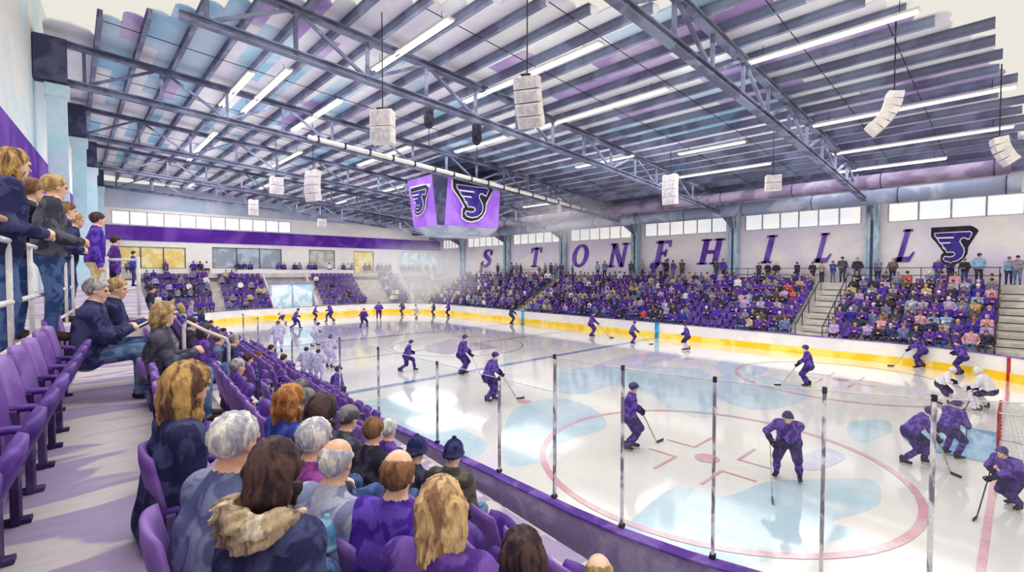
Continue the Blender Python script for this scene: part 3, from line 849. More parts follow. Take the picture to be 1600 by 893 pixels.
# joists along the hall, one long beam each, carried on the trusses
for i, X in enumerate(JX):
    z = zt(X) + .1 + JH / 2
    ye = near_end(X, z, RND.uniform(-.5, .35))
    yf = min(WY - .1, (X - .35 + 3.0) / SK)
    if yf < ye + 2: continue
    m = MB(); m.ibeam((X, ye, z), (X, yf, z), .16, JH, .03)
    m.build('roof_joist', C_JOIST, None, label='slate roof joist, %s counted from the left wall' % ordn(i + 1), cat='roof joist', group='roof joists')
# thin bridging rods crossing the joists
k = 0
for Y in [3.2, 5.6] + [TY0 + BAY * j + o for j in range(5) for o in (3.2, 6.5)]:
    xs = [X for X in JX if near_end(X, zt(X)) < Y - .2 and X > LW(Y) + .6]
    if len(xs) < 3: continue
    m = MB(); m.tube([(X, Y, zt(X) + .14) for X in (xs[0], xs[len(xs) // 2], xs[-1])], .018, 5); k += 1
    m.build('bridging_rod', C_BLACK, None, label='thin dark bridging rod across the roof joists, %s from the near end' % ordn(k), cat='bridging rod', group='bridging rods under the roof')

# ------------------------------------------------------------------ trusses and columns
NODES = [0.6 + 2.6 * i for i in range(17)]
for t in range(6):
    Y = TY0 + BAY * t
    xl = LW(Y) + .25 if t else None
    if xl is None:                                      # the nearest truss leaves the picture at the top
        X = 41
        while X > -1 and proj((X, Y, zb(X)))[1] > edge_y(proj((X, Y, zb(X)))[0]) - 30: X -= .1
        xl = X
    else:
        X = 41.0
        while X > xl and proj((X, Y, zt(X)))[1] > -40 and proj((X, Y, zt(X)))[1] > edge_y(proj((X, Y, zt(X)))[0]) - 25: X -= .1
        xl = max(xl, X - 1.5) if t == 1 else xl
    tr = thing('roof_truss', 'slate steel roof truss spanning the rink, %s from the near end' % ordn(t + 1), 'roof truss', (0, Y, 0), 0, 'roof trusses')
    xr = WX - .55
    xs = np.linspace(xl, xr, 13)
    m = MB()
    for a, b in zip(xs, xs[1:]): m.ibeam((a, 0, zb(a)), (b, 0, zb(b)), .30, .26, .05)
    m.build('bottom_chord', C_TRUSS, tr)
    m = MB()
    for a, b in zip(xs, xs[1:]): m.ibeam((a, 0, zt(a)), (b, 0, zt(b)), .30, .24, .05)
    m.build('top_chord', C_TRUSS, tr)
    nd = [X for X in NODES if xl + .3 < X < xr - 1.0]
    for i, X in enumerate(nd):
        m = MB(); m.bar((X, 0, zb(X)), (X, 0, zt(X)), .12, .12); m.build('brace', C_TRUSS, tr)
        for dx in (-1.3, 1.3):
            if i % 2 == 0 and xl < X + dx * 2 < xr:
                m = MB(); m.bar((X, 0, zb(X) + .05), (X + dx * 1.9, 0, zt(X + dx * 1.9) - .05), .11, .11); m.build('brace', C_TRUSS, tr)
    if t > 1:
        m = MB(); m.box((LW(Y) + .5, 0, (zb(0) + zt(0)) / 2), (1.0, .6, 1.75)); m.build('bearing_block', C_DARK, tr, bevel=.03)
    # knee at the long wall
    m = MB(); m.prism([(xr - 2.6, zb(xr - 2.6) - .1), (xr, zb(xr) - .95), (xr, zb(xr) - .1)], (0, -.06, 0), (1, 0, 0), (0, 0, 1), -.12)
    m.build('knee_plate', C_TRUSS, tr)
    zc = zb(xr) - .15
    c = thing('steel_column', 'blue steel column on the lettered wall, %s from the near end' % ordn(t + 1), 'column', (WX - .45, Y, 4.4), 0, 'columns of the long wall')
    m = MB(); m.box((0, 0, (zc - 4.4) / 2 + .6), (.26, .72, zc - 4.4 + 1.2)); m.build('web', C_COL, c)
    for s in (-1, 1):
        m = MB(); m.box((0, s * .33, (zc - 4.4) / 2 + .6), (.5, .07, zc - 4.4 + 1.2)); m.build('flange', C_COL, c)
    m = MB(); m.box((0, 0, .06), (.6, .95, .12)); m.build('base_plate', C_TRUSS, c)
    m = MB(); m.box((-.16, .02, (zc - 4.4) / 2), (.05, .16, zc - 4.7)); m.build('conduit', C_DARK, c)
    m = MB(); m.prism([(0, 0), (-.75, 1.5), (-.75, 1.7), (.3, 1.7), (.3, 0)], (0, -.2, zc - 4.4 - 1.1), (1, 0, 0), (0, 0, 1), -.4); m.build('haunch', C_COL, c)
    if t > 1:
        zt2 = zb(0) - .2
        c = thing('pale_column', 'pale blue column along the left wall, %s from the near end' % ordn(t - 1), 'column', (LW(Y) + .66, Y, 4.45), 0, 'columns of the left wall')
        m = MB(); m.box((0, 0, (zt2 - 4.45) / 2), (.62, .5, zt2 - 4.45)); m.build('shaft', C_COLL, c, bevel=.02)
        m = MB(); m.box((.02, 0, zt2 - 4.45 - .25), (.74, .6, .5)); m.build('cap', C_COLL, c, bevel=.02)
        m = MB(); m.box((0, 0, .1), (.75, .62, .2)); m.build('base', C_COLL, c, bevel=.02)

# ------------------------------------------------------------------ ducts along the long wall, pipe beside the third truss
for (X, z, r, ya, yb, mt, lab) in ((36.4, 10.75, .42, 0.6, 60, C_DUCTP, 'mauve round air duct hanging along the long wall'), (39.4, 10.15, .5, 0.2, 60, C_DUCT, 'blue grey round air duct close to the long wall')):
    d = thing('air_duct', lab, 'air duct')
    m = MB(); m.tube([(X, ya, z), (X, (ya + yb) / 2, z), (X, yb, z)], r, 20); m.build('duct_body', mt, d, smooth=True)
    y = ya + .6
    while y < yb:
        m = MB(); m.tube([(X + (r + .012) * math.cos(a), y, z + (r + .012) * math.sin(a)) for a in np.linspace(0, 2 * PI, 20, endpoint=False)], .025, 6, closed=True)
        m.bar((X, y, z + r), (X, y, zt(X) + .2), .03, .03); m.build('hanger', C_BLACK, d); y += 4.84
Y = TY0 + 2 * BAY - .5
d = thing('service_pipe', 'cream service pipe slung along the third truss above the scoreboard', 'pipe')
m = MB(); m.tube([(X, Y, zb(X) + .02) for X in np.linspace(9.5, 33, 8)], .13, 10); m.build('pipe_run', C_FIX, d, smooth=True)
for X in np.linspace(10, 32.5, 16):
    m = MB(); m.box((X, Y, zb(X) + .02), (.09, .3, .34)); m.build('pipe_clamp', C_BLACK, d)

# ------------------------------------------------------------------ linear lights
LIGHTS = [((725, 161), (940, 67)), ((838, 203), (1043, 138)), ((1170, 103), (1438, 13)), ((1269, 199), (1590, 134)), ((1300, 240), (1586, 199)), ((584, 124), (705, 17)), ((346, 183), (393, 97)),
          ((380, 187), (452, 98)), ((305, 242), (337, 203)), ((458, 212), (532, 150)), ((1060, 240), (1165, 223)), ((1060, 276), (1205, 257)), ((712, 238), (790, 214)), ((420, 268), (470, 233)), ((1300, 268), (1480, 252)), ((560, 262), (640, 226)), ((900, 262), (990, 243))]
ADDED_NEAR = []  # unseen fixtures added over the near stand to brighten it
for (X, Y) in ((7, 43), (14, 50), (22, 40), (22, 52), (31, 44), (34, 54), (9, 56), (34, 33), (1.2, 1.5), (4.4, 3.0), (2.4, 8.5)):
    if Y < 9: ADDED_NEAR.append((X, Y)); continue
    LIGHTS.append((proj((X, Y + 1.9, zt(X) - .12))[:2], proj((X, Y - 1.9, zt(X) - .12))[:2]))
for i, (a, b) in enumerate(LIGHTS + ADDED_NEAR):
  if isinstance(a, (int, float)): X, Yc, L = a, b, 3.6; z = zt(X) - .12
  else:
    mx, my = (a[0] + b[0]) / 2, (a[1] + b[1]) / 2; z = 12.5
    for _ in range(8):
        p = at_z(mx, my, z); z = zt(p[0]) - .12
    X = p[0]
    ya = at_x(*a, X)[1]; yb = at_x(*b, X)[1]
    L = max(abs(ya - yb), 1.6); Yc = (ya + yb) / 2
  if 1:
    l = thing('linear_light', 'white tube light under the roof, %s counting from the long wall' % 'x', 'light fixture', (X, Yc, z), 0, 'tube lights under the roof')
    l['_x'] = X
    m = MB(); m.box((0, 0, .06), (.34, L, .07)); m.build('housing', C_FIX, l, bevel=.01)
    for s in (-.09, .09):
        m = MB(); m.tube([(s, -L / 2 + .05, -.0), (s, L / 2 - .05, -.0)], .045, 8); m.build('tube', C_TUBE, l, smooth=True)
    for s in (-1, 1):
        m = MB(); m.tube([(0, s * L * .4, .09), (0, s * L * .4, .5)], .012, 5); m.build('hanger_rod', C_BLACK, l)
    ld = bpy.data.lights.new('added_area_light', 'AREA'); ld.shape = 'RECTANGLE'; ld.size = 7.0; ld.size_y = L + 5; ld.energy = (285 if Yc < 34 else 500) * (1.35 if X > 28 else 1.0); ld.color = (1.0, .985, .96)  # unseen area light, spread far wider than the tubes to soften ice glare
    lo = bpy.data.objects.new('added_area_light', ld); COL.objects.link(lo); lo.location = (X, Yc, z - .1)
    ld2 = ld.copy(); ld2.energy = 22; ld2.size = 2.4  # unseen uplight added above each housing to brighten the deck
    lo = bpy.data.objects.new('added_area_light', ld2); COL.objects.link(lo); lo.location = (X, Yc, z + .12); lo.rotation_euler = (PI, 0, 0)
fx = sorted([o for o in bpy.data.objects if '_x' in o.keys()], key=lambda o: (-round(o['_x'], 1), o.location.y))
for i, o in enumerate(fx):
    o['label'] = 'white tube light under the roof, %s counting from the long wall' % ordn(i + 1); del o['_x']

# ------------------------------------------------------------------ loudspeakers hung from the roof
def line_array(px, py, D, hpx, curve, face, n=5, label='', w=.62, chain=1.5, tilt=0):
    """a curved column of cabinets; face = angle it faces (world), curve = bend in radians"""
    c = at_d(px, py, D); H = hpx * D / FOC; hc = H / n
    s = thing('hanging_speaker', label, 'loudspeaker', c, face, 'white loudspeakers under the roof')
    R_ = H / max(curve, .05); pts = []
    for i in range(n):
        a = tilt + curve * (.5 - (i + .5) / n)
        # arc that curls towards the listeners at its lower end
        pts.append((R_ * (math.cos(a) - math.cos(tilt)), R_ * (math.sin(a) - math.sin(tilt)), a))
    for (x, z, a) in pts:
        m = MB(); M_ = Matrix.Translation((x, 0, z)) @ Matrix.Rotation(-a, 4, 'Y')
        b = MB(); b.box((0, 0, 0), (.42, w, hc * .97))
        m.add([M_ @ Vector(v) for v in b.v], b.f, 0)
        k = m.build('cabinet', C_SPK, s, bevel=.015)
        g = MB(); b = MB(); b.box((.215, 0, 0), (.02, w * .84, hc * .8)); g.add([M_ @ Vector(v) for v in b.v], b.f, 0)
        g.build('grille', C_GRIL, k)
    top = pts[0]
    m = MB(); m.bar((top[0] - .15, 0, top[1] + hc * .55), (top[0] + .2, 0, top[1] + hc * .55), .3, .05); m.build('fly_bar', C_BLACK, s)
    m = MB(); z = top[1] + hc * .55; i = 0
    ztop = ROOF(c[0]) - c[2]
    m.tube([(top[0], 0, z), (top[0], 0, max(ztop, z + .4))], .022, 6); m.build('hanger_cable', C_BLACK, s)
line_array(1386, 178, 15.5, 66, .9, -1.2, 6, 'white curved loudspeaker column on a chain at the upper right', w=.5, tilt=-.5)
line_array(826, 160, 15.0, 74, .6, PI + .5, 4, 'white loudspeaker with grey grille beside the long tube light', w=.8, tilt=-.42)
line_array(598, 199, 17, 52, .12, -PI / 2 - .9, 2, 'boxy white loudspeaker hanging left of the scoreboard rigging', w=.8)
line_array(488, 290, 29, 48, .5, PI + .3, 4, 'white curved loudspeaker farther back left of the scoreboard', w=1.0)
line_array(432, 290, 32, 26, .2, -PI / 2, 2, 'small white loudspeaker beside the curved far one', w=.8)
line_array(1047, 296, 30, 46, .3, PI, 4, 'white loudspeaker in front of the fifth wall bay', w=.9)
line_array(1567, 236, 18, 44, .7, 1.9, 4, 'white curved loudspeaker at the right edge under the ducts', w=.5, tilt=-.4)
line_array(1208, 286, 24, 24, .2, PI + .5, 2, 'small white loudspeaker hanging over the far stand', w=.7)
line_array(396, 324, 46, 24, .4, -PI / 2, 3, 'small white loudspeaker near the end wall windows', w=.8)
line_array(503, 348, 50, 12, .3, -PI / 2, 2, 'tiny white loudspeaker above the end wall band', w=.8)
line_array(868, 322, 40, 24, .4, PI, 3, 'white loudspeaker in the glare by the third bay', w=.9)

# ------------------------------------------------------------------ emblem: a winged S on a dark shield (traced in a 1588 x 893 crop)
EM_D = [(380, 130), (980, 130), (1030, 150), (1075, 180), (1105, 215), (962, 450), (948, 560), (900, 640), (820, 702), (700, 737), (610, 727), (545, 690), (540, 620), (548, 565), (585, 535), (480, 390), (405, 310), (380, 270)]
EM_W = [(352, 92), (1178, 92), (1100, 232), (980, 470), (966, 580), (912, 660), (830, 722), (700, 757), (596, 745), (524, 700), (520, 620), (528, 560), (556, 532), (462, 400), (385, 320), (354, 278)]
EM_S = [(446, 228), (975, 228), (1000, 246), (962, 330), (935, 322), (900, 300), (862, 306), (832, 330), (822, 372), (850, 418), (884, 470), (892, 535), (866, 604), (795, 656), (704, 674), (620, 662), (588, 632), (610, 600), (690, 612), (745, 598), (774, 560), (745, 522), (690, 516), (640, 524), (628, 486), (600, 470), (566, 400), (530, 372), (505, 330), (486, 300), (452, 262)]
EM_BARS = [[(470, 290), (736, 290), (742, 302), (736, 314), (484, 314)], [(520, 372), (686, 372), (692, 382), (686, 393), (534, 393)], [(560, 452), (610, 452), (616, 462), (610, 472), (574, 472)]]
def offs(poly, d):
    k = len(poly); out = []
    ar = sum(poly[i][0] * poly[(i + 1) % k][1] - poly[(i + 1) % k][0] * poly[i][1] for i in range(k)); sg = 1 if ar > 0 else -1
    for i in range(k):
        a, b, c = (np.array(poly[(i + j) % k], float) for j in (-1, 0, 1))
        n1 = (b - a) / np.linalg.norm(b - a); n2 = (c - b) / np.linalg.norm(c - b)
        n = np.array([n1[1] + n2[1], -n1[0] - n2[0]]) * sg
        n /= np.linalg.norm(n) + 1e-6
        out.append(tuple(b + n * d))
    return out
def emblem(name, O, ux, w, parent=None, step=.03, hs=1.0, **kw):
    """ux: unit vector to the reader's right; w: width in metres; O: centre"""
    s = w / 826.0
    f = lambda P: [((x - 765) * s, -(y - 424) * s * hs) for x, y in P]
    m = MB(); O = np.array(O, float); uy = V(0, 0, 1)
    eye = [(705 + 34 * math.cos(a), 568 + 14 * math.sin(a)) for a in np.linspace(0, 2 * PI, 14, endpoint=False)]
    for i, (P, mi) in enumerate(((EM_W, 0), (EM_D, 1), (offs(EM_S, 18), 0), (EM_S, 2))):
        m.prism(f(P), O, ux, uy, step, mi, i * step)
    for P in EM_BARS: m.prism(f(P), O, ux, uy, step, 0, 4 * step)
    m.prism(f(eye), O, ux, uy, step, 1, 3 * step)
    return m.build(name, [C_LWHITE, C_INK, C_INDIGO], parent, **kw)

# wall emblem and letters (long wall, read from the rink: reader's right is -Y)
UXW = (0, -1, 0)
a, b = at_x(1456, 380, WX), at_x(1532, 380, WX)
emblem('wall_emblem', (WX, (a[1] + b[1]) / 2, at_x(1494, 383, WX)[2]), UXW, abs(a[1] - b[1]) * 1.12, label='shield emblem with winged indigo S on the wall after the last letter', cat='emblem', step=.02, hs=(at_x(1494, 349, WX)[2] - at_x(1494, 416, WX)[2]) / (abs(a[1] - b[1]) * 1.12 * 665 / 826))

def glyph(ch):
    """italic slab-serif capitals in a unit cell (height 1); returns list of polygons"""
    bx = lambda x0, y0, x1, y1: [(x0, y0), (x1, y0), (x1, y1), (x0, y1)]
    st = .23
    if ch == 'I': return [bx(.1, 0, .1 + st, 1), bx(0, 0, .43, .07), bx(0, .93, .43, 1)]
    if ch == 'L': return [bx(.1, 0, .1 + st, 1), bx(0, .93, .43, 1), [(0, 0), (.68, 0), (.8, .3), (.72, .3), (.6, .16), (0, .14)]]
    if ch == 'H': return [bx(.1, 0, .32, 1), bx(.62, 0, .84, 1), bx(.3, .42, .64, .56), bx(0, 0, .42, .07), bx(.52, 0, .94, .07), bx(0, .93, .42, 1), bx(.52, .93, .94, 1)]
    if ch == 'E': return [bx(.1, 0, .1 + st, 1), [(0, 0), (.62, 0), (.7, .28), (.62, .28), (.52, .13), (0, .13)], [(0, .88), (.54, .88), (.6, .74), (.68, .74), (.66, 1), (0, 1)], bx(.3, .44, .5, .57), bx(.46, .36, .54, .65)]
    if ch == 'N': return [bx(.1, 0, .26, 1), bx(.72, 0, .88, 1), [(.06, 1), (.32, 1), (.9, 0), (.66, 0)], bx(0, 0, .38, .07), bx(.6, .93, 1.0, 1), bx(-.02, .93, .3, 1)]
    if ch == 'T': return [bx(.26, 0, .26 + st, 1), bx(.14, 0, .62, .07), [(0, .72), (.07, .72), (.14, .87), (.62, .87), (.69, .72), (.76, .72), (.76, 1), (0, 1)]]
    if ch == 'O':
        P = []; n = 28
        o = [(.44 + .44 * math.cos(a), .5 + .51 * math.sin(a)) for a in np.linspace(0, 2 * PI, n + 1)]
        q = [(.44 + .22 * math.cos(a), .5 + .39 * math.sin(a)) for a in np.linspace(0, 2 * PI, n + 1)]
        return [[o[i], o[i + 1], q[i + 1], q[i]] for i in range(n)]
    if ch == 'S':
        c = [(.60, .74), (.585, .86), (.50, .935), (.36, .945), (.22, .90), (.16, .78), (.20, .66), (.33, .57), (.46, .47), (.54, .36), (.52, .20), (.42, .09), (.28, .055), (.14, .09), (.07, .18), (.055, .28)]
        w = [.055, .05, .055, .07, .09, .11, .115, .12, .12, .115, .105, .09, .07, .055, .05, .055]
        L_, R2 = [], []
        for i, p in enumerate(c):
            d = np.array(c[min(i + 1, len(c) - 1)]) - np.array(c[max(i - 1, 0)]); d = d / np.linalg.norm(d); n = np.array([-d[1], d[0]])
            L_.append(tuple(np.array(p) + n * w[i])); R2.append(tuple(np.array(p) - n * w[i]))
        return [[L_[i], L_[i + 1], R2[i + 1], R2[i]] for i in range(len(c) - 1)] + [[(.50, .66), (.66, .66), (.68, .97), (.6, .97)], [(-.02, .03), (.06, .03), (.14, .34), (.0, .34)]]
LET = [('S', 752, 771, 389, 417), ('T', 827, 848, 386, 417), ('O', 892, 923, 381, 417), ('N', 949, 985, 379, 417), ('E', 1019, 1052, 375, 415), ('H', 1089, 1134, 372, 413), ('I', 1189, 1216, 367, 411), ('L', 1271, 1309, 363, 410), ('L', 1397, 1441, 357, 409)]
nth = {'S': 'first letter of the word', 'T': 'second letter of the word', 'O': 'third letter of the word', 'N': 'fourth letter of the word', 'E': 'fifth letter of the word', 'H': 'sixth letter of the word', 'I': 'seventh letter of the word'}
for i, (ch, xa, xb, yt, yb) in enumerate(LET):
    pa, pb = at_x(xa, yb, WX), at_x(xb, yt, WX)
    z0, z1 = at_x(xa, yb, WX)[2], at_x(xb, yt, WX)[2]
    G = glyph(ch); W = max(p[0] for P in G for p in P); H = z1 - z0
    sh = .22; wtot = abs(pa[1] - pb[1]); sx = (wtot - sh * H) / W
    m = MB()
    for P in G:
        m.prism([(x * sx + y * H * sh, y * H) for x, y in P], (WX, pa[1], z0), UXW, (0, 0, 1), .10)
    lab = {7: 'large purple wall letter L before the last wall column', 8: 'last purple wall letter L beside the shield emblem'}.get(i, 'purple italic wall letter %s, %s' % (ch, nth.get(ch)))
    m.build('wall_letter', C_LETTER, None, label=lab, cat='letter', group='purple letters on the long wall')

# ------------------------------------------------------------------ scoreboard over centre ice
D = 33.0
c0 = at_d(689, 315, D)
sb = thing('scoreboard', 'purple four-sided scoreboard with shield emblems hanging over centre ice', 'scoreboard', c0, 0)
S_ = D / FOC
zt_, zb_ = 42 * S_, -36 * S_
# screens: right face and left face, measured in the picture and set at their own depth
R3 = np.array([RT[0], RT[1], 0]); F3 = np.array([DH[0], DH[1], 0])
def L2(x, dep): return R3 * ((x - 689) * S_) + F3 * dep
def quad(m, a, b, t, mi=0):
    """a,b: bottom / top edge point pairs -> slab of thickness t behind"""
    q = [a[0], a[1], b[1], b[0]]; n = np.cross(a[1] - a[0], b[0] - a[0]); n = n / np.linalg.norm(n)
    m.hexa([q[0], q[1], q[1] - n * t, q[0] - n * t], [q[3], q[2], q[2] - n * t, q[3] - n * t], mi)
Z = lambda v: V(0, 0, v)
# plan corners (top / bottom) of an octagon with two wide faces to the camera; the board narrows downwards
Tc = [L2(625, 2.4), L2(675, -.15), L2(701, -.15), L2(781, 2.9)]
Bc = [L2(636, 2.3), L2(683, .05), L2(694, .05), L2(776, 2.8)]
ctr = L2(703, 4.2)
Tb = [2 * ctr - p for p in Tc]; Bb = [2 * ctr - p for p in Bc]
T8 = Tc + Tb; B8 = Bc + Bb
m = MB(); k = 8
ins = lambda P: [ctr + (p - ctr) * .97 for p in P]
m.add([p + Z(zb_) for p in ins(B8)] + [p + Z(zt_) for p in ins(T8)], [tuple(reversed(range(8))), tuple(range(8, 16))] + [(i, (i + 1) % 8, 8 + (i + 1) % 8, 8 + i) for i in range(8)])
m.build('core', C_DARK, sb)
for i in range(8):
    j = (i + 1) % 8
    a = (B8[i] + Z(zb_), B8[j] + Z(zb_)); b = (T8[i] + Z(zt_), T8[j] + Z(zt_))
    m = MB(); quad(m, a, b, .12)
    wide = i in (0, 2, 4, 6)
    o = m.build('screen' if wide else 'corner_panel', C_SCR if wide else C_DARK, sb)
    if wide:
        cb, ct = (a[0] + a[1]) / 2, (b[0] + b[1]) / 2; ux = (a[1] - a[0] + b[1] - b[0]); ux[2] = 0; wd = np.linalg.norm(ux) / 2; ux /= np.linalg.norm(ux)
        n = np.cross(ux, V(0, 0, 1))
        emblem('emblem', cb * .46 + ct * .54 + n * .10, ux, wd * .86, o, step=.025)
m = MB(); m.add([ctr + (p - ctr) * .8 + Z(zb_ - .45) for p in B8] + [ctr + (p - ctr) * .99 + Z(zb_) for p in B8], [tuple(reversed(range(8))), tuple(range(8, 16))] + [(i, (i + 1) % 8, 8 + (i + 1) % 8, 8 + i) for i in range(8)])
m.build('bottom_tray', C_DUCT, sb)
for i, (dx, dy) in enumerate(((-1.2, 0), (1.2, 0), (0, 1.2), (0, -1.2))):
    p = ctr + V(dx, dy, 0); zz = zb(c0[0] + p[0]) - c0[2] + .6
    m = MB(); m.tube([p + Z(zt_ - .1), p + Z(zz)], .07, 8); m.build('suspension_rod', C_BLACK, sb)
for i, (px, py) in enumerate(((670, 182), (745, 208))):
    p = at_d(px, py, 23); h = thing('chain_hoist', ('dark chain hoist under the roof left of the other hoist', 'dark chain hoist under the roof nearer the long wall')[i], 'hoist', p)
    m = MB(); m.tube([(0, 0, -.55), (0, 0, -.35), (0, 0, .35), (0, 0, .5)], [.12, .24, .24, .12], 10); m.build('motor', C_BLACK, h, smooth=True)
    m = MB(); m.tube([(0, 0, .4), (0, 0, ROOF(p[0]) - p[2] - .6)], .03, 6); m.build('chain', C_BLACK, h)
    m = MB(); m.tube([(0, 0, -.5), (0, 0, -1.6)], .02, 6); m.build('load_chain', C_BLACK, h)
# ------------------------------------------------------------------ far stand (long side) and end stand
NR, FX0, FP, FZ0, FRZ = 9, 34.5, .70, .82, .375
def frow(k): return FX0 + FP * k, FZ0 + FRZ * k           # front edge X and floor z of row k
m = MB()
for k in range(NR):
    x, z = frow(k); m.box((x + FP / 2, (Y1 - 3) / 2 - 3 + .5, z / 2), (FP, Y1 + 2, z))
m.box((FX0 + FP * NR + (WX - FX0 - FP * NR) / 2, WY / 2 - 2, 2.2), (WX - FX0 - FP * NR, WY + 4, 4.4))
m.build('floor_far_stand', C_CONCF, kind='structure')
AIS = [(-.6, .9), (8.6, 10.0), (35.3, 36.7)]
for i, (a, b) in enumerate(AIS):
    m = MB()
    for k in range(NR):
        x, z = frow(k)
        for s in range(2): m.box((x + FP * (.25 + .5 * s), (a + b) / 2, z + .01 + (FRZ / 2) * s / 1 * .98), (FP / 2, b - a, .03 + FRZ * .5 * s))
    m.build('floor_stairs_%d' % (i + 1), C_STEP, kind='structure')
    for sd in (a - .06, b + .06):
        if sd < 0: continue
        h = thing('stair_handrail', 'dark sloping handrail on the %s side of the %s' % ('near' if sd < a else 'far', ('right edge stairs', 'stairs under the two letters L', 'stairs left of letter N')[i]), 'handrail', (0, sd, 0))
        x0, z0 = frow(0); x1, z1 = frow(NR)
        m = MB(); m.tube([(x0, 0, z0 + .9), (x1, 0, z1 + .9)], .035, 6); m.build('rail', C_BLACK, h)
        for k in range(0, NR + 1, 2):
            x, z = frow(k); m = MB(); m.tube([(x, 0, z), (x, 0, z + .9)], .028, 6); m.build('post', C_BLACK, h)
# guard rail along the far concourse
for i, (ya, yb) in enumerate(((.9, 8.6), (10, 17.5), (36.7, 46))):
    g = thing('guard_rail', 'thin dark guard rail on the concourse %s' % ('below the shield emblem and last letter', 'below letters I and L', 'below letter T')[i], 'guard rail', (FX0 + FP * NR + .06, 0, 4.4))
    for z in (.55, 1.05):
        m = MB(); m.tube([(0, ya, z), (0, yb, z)], .028, 6); m.build('rail', C_BLACK, g)
    for y in np.arange(ya + .1, yb, 1.8):
        m = MB(); m.tube([(0, y, 0), (0, y, 1.05)], .025, 6); m.build('post', C_BLACK, g)
# end stand
ER, EY0, EP, EZ0, ERZ = 6, Y1 + .7, .72, .95, .62
def erow(k): return EY0 + EP * k, EZ0 + ERZ * k
EB = []                                                   # seat blocks by picture x: (left, right)
for xa, xb in ((228, 330), (346, 416), (496, 566), (600, 632)):
    a = at_y(xa, 455, EY0 + 2)[0]; b = at_y(xb, 455, EY0 + 2)[0]; EB.append((a, b))
m = MB()
def exs(x): return float(at_y(x, 455, EY0 + 2)[0])
gaps = [(exs(418), exs(486)), (exs(634), exs(684))]
xs_ = [EX0 + .3, gaps[0][0], gaps[0][1], gaps[1][0], gaps[1][1], FX0]
for (a, b) in ((xs_[0], xs_[1]), (xs_[2], xs_[3]), (xs_[4], xs_[5])):
    if b <= a: continue
    for k in range(ER):
        y, z = erow(k); m.box(((a + b) / 2, y + EP / 2, z / 2), (b - a, EP, z))
m.box(((EX0 + WX) / 2, (EY0 + EP * ER + WY) / 2, 4.75), (WX - EX0 - .6, WY - EY0 - EP * ER, .5))
m.box(((EX0 + WX) / 2, WY - .35, 2.3), (WX - EX0 - .6, .3, 4.6))
m.build('floor_end_stand', C_CONCF, kind='structure')
m = MB(); a, b = gaps[0][0] - 1.5, gaps[1][0]
m.box(((exs(380) + exs(566)) / 2, EY0 + EP * ER + .1, 5.05), (exs(566) - exs(380), .14, .75)); m.build('wall_parapet', C_LAV, kind='structure')
# tunnels under the end stand: glazed doors with pale side walls
for i, (a, b) in enumerate(gaps):
    t = thing('tunnel_doors', ('pale blue glazed tunnel doors between the end seat blocks', 'grey tunnel opening at the far corner of the end stand')[i], 'doorway', ((a + b) / 2, EY0 + 1.2, 0))
    w = b - a
    m = MB(); m.box((0, 0, 2.2), (w, .1, 3.2)); m.build('glazing', C_TEALW if i == 0 else C_STONE, t)
    for s in (-1, 0, 1):
        m = MB(); m.box((s * w * .48, -.08, 2.2), (.14, .12, 3.3)); m.build('frame_post', C_GREYW, t)
    m = MB(); m.box((0, -.08, 3.85), (w, .14, .25)); m.build('lintel', C_BACKB, t)
    for s in (-1, 1):
        m = MB(); m.hexa([(s * w / 2, -1.1, .0), (s * w / 2 + .12, -1.1, 0), (s * w / 2 + .12, 2.6, 0), (s * w / 2, 2.6, 0)], [(s * w / 2, -1.1, 1.5), (s * w / 2 + .12, -1.1, 1.5), (s * w / 2 + .12, 2.6, 4.9), (s * w / 2, 2.6, 4.9)]); m.build('side_wall', C_LAV, t)

# ------------------------------------------------------------------ near stand (askew), rows step down towards the ice
NP, NZ, NA = .78, .42, -.66
CZ = 4.45
def SW(a, Y, z): return (a + SK * Y, Y, z)
def skewbox(m, a0, a1, ya, yb, z0, z1, mi=0):
    q = [(a0, ya), (a1, ya), (a1, yb), (a0, yb)]
    m.hexa([SW(a, y, z0) for a, y in q], [SW(a, y, z1) for a, y in q], mi)
def nfloor(k): return 3.75 - NZ * (k - 1)                 # row 1 is the top row, with the walkway in front
def na(k): return -.40 + NP * (k - 1)
YN = 40.0
m = MB()
for k in range(1, 8):
    skewbox(m, NA + NP * (k - 1), NA + NP * k, .2, YN, 0, nfloor(k))
skewbox(m, NA + NP * 7, NA + NP * 7 + .5, .2, 36.0, 0, .85)
skewbox(m, LW(0) , NA, .2, 54, 0, CZ)
m.build('floor_near_stand', C_CONC, kind='structure')
m = MB()                                                  # half steps of the stair aisle
for k in range(1, 8): skewbox(m, NA + NP * k - .02, NA + NP * k + .36, 8.45, 9.6, nfloor(k + 1) if k < 7 else .6, nfloor(k + 1) + .21 if k < 7 else 1.0)
m.build('floor_near_steps', C_STEP, kind='structure')

# concourse railing behind the top row
RA = -.80
def railing(name, label, ya, yb, a, z0, hs, post_step, parts):
    g = thing(name, label, 'railing', SW(a, ya, z0), 0)
    L_ = yb - ya
    for nm, z, r, mt in parts:
        m = MB(); m.tube([(0, 0, z), (SK * L_, L_, z)], r, 8); m.build(nm, mt, g, smooth=True)
    y = .0
    while y <= L_ + .01:
        m = MB(); m.tube([(SK * y, y, 0), (SK * y, y, hs)], .02, 8); m.build('post', C_RAIL, g, smooth=True); y += post_step
    return g
railing('concourse_railing', 'white pipe railing with brown top rail in front of the standing spectators', 2.6, 10.6, RA, CZ, 1.0, 1.0,
        (('top_rail', 1.16, .024, C_RAILB), ('middle_rail', 1.0, .024, C_RAIL), ('lower_rail', .5, .024, C_RAIL), ('bottom_rail', .12, .02, C_RAIL)))
g = thing('end_railing', 'short white railing beside the stairs beyond the seated men', 'railing', SW(.05, 10.3, 3.75), 0)
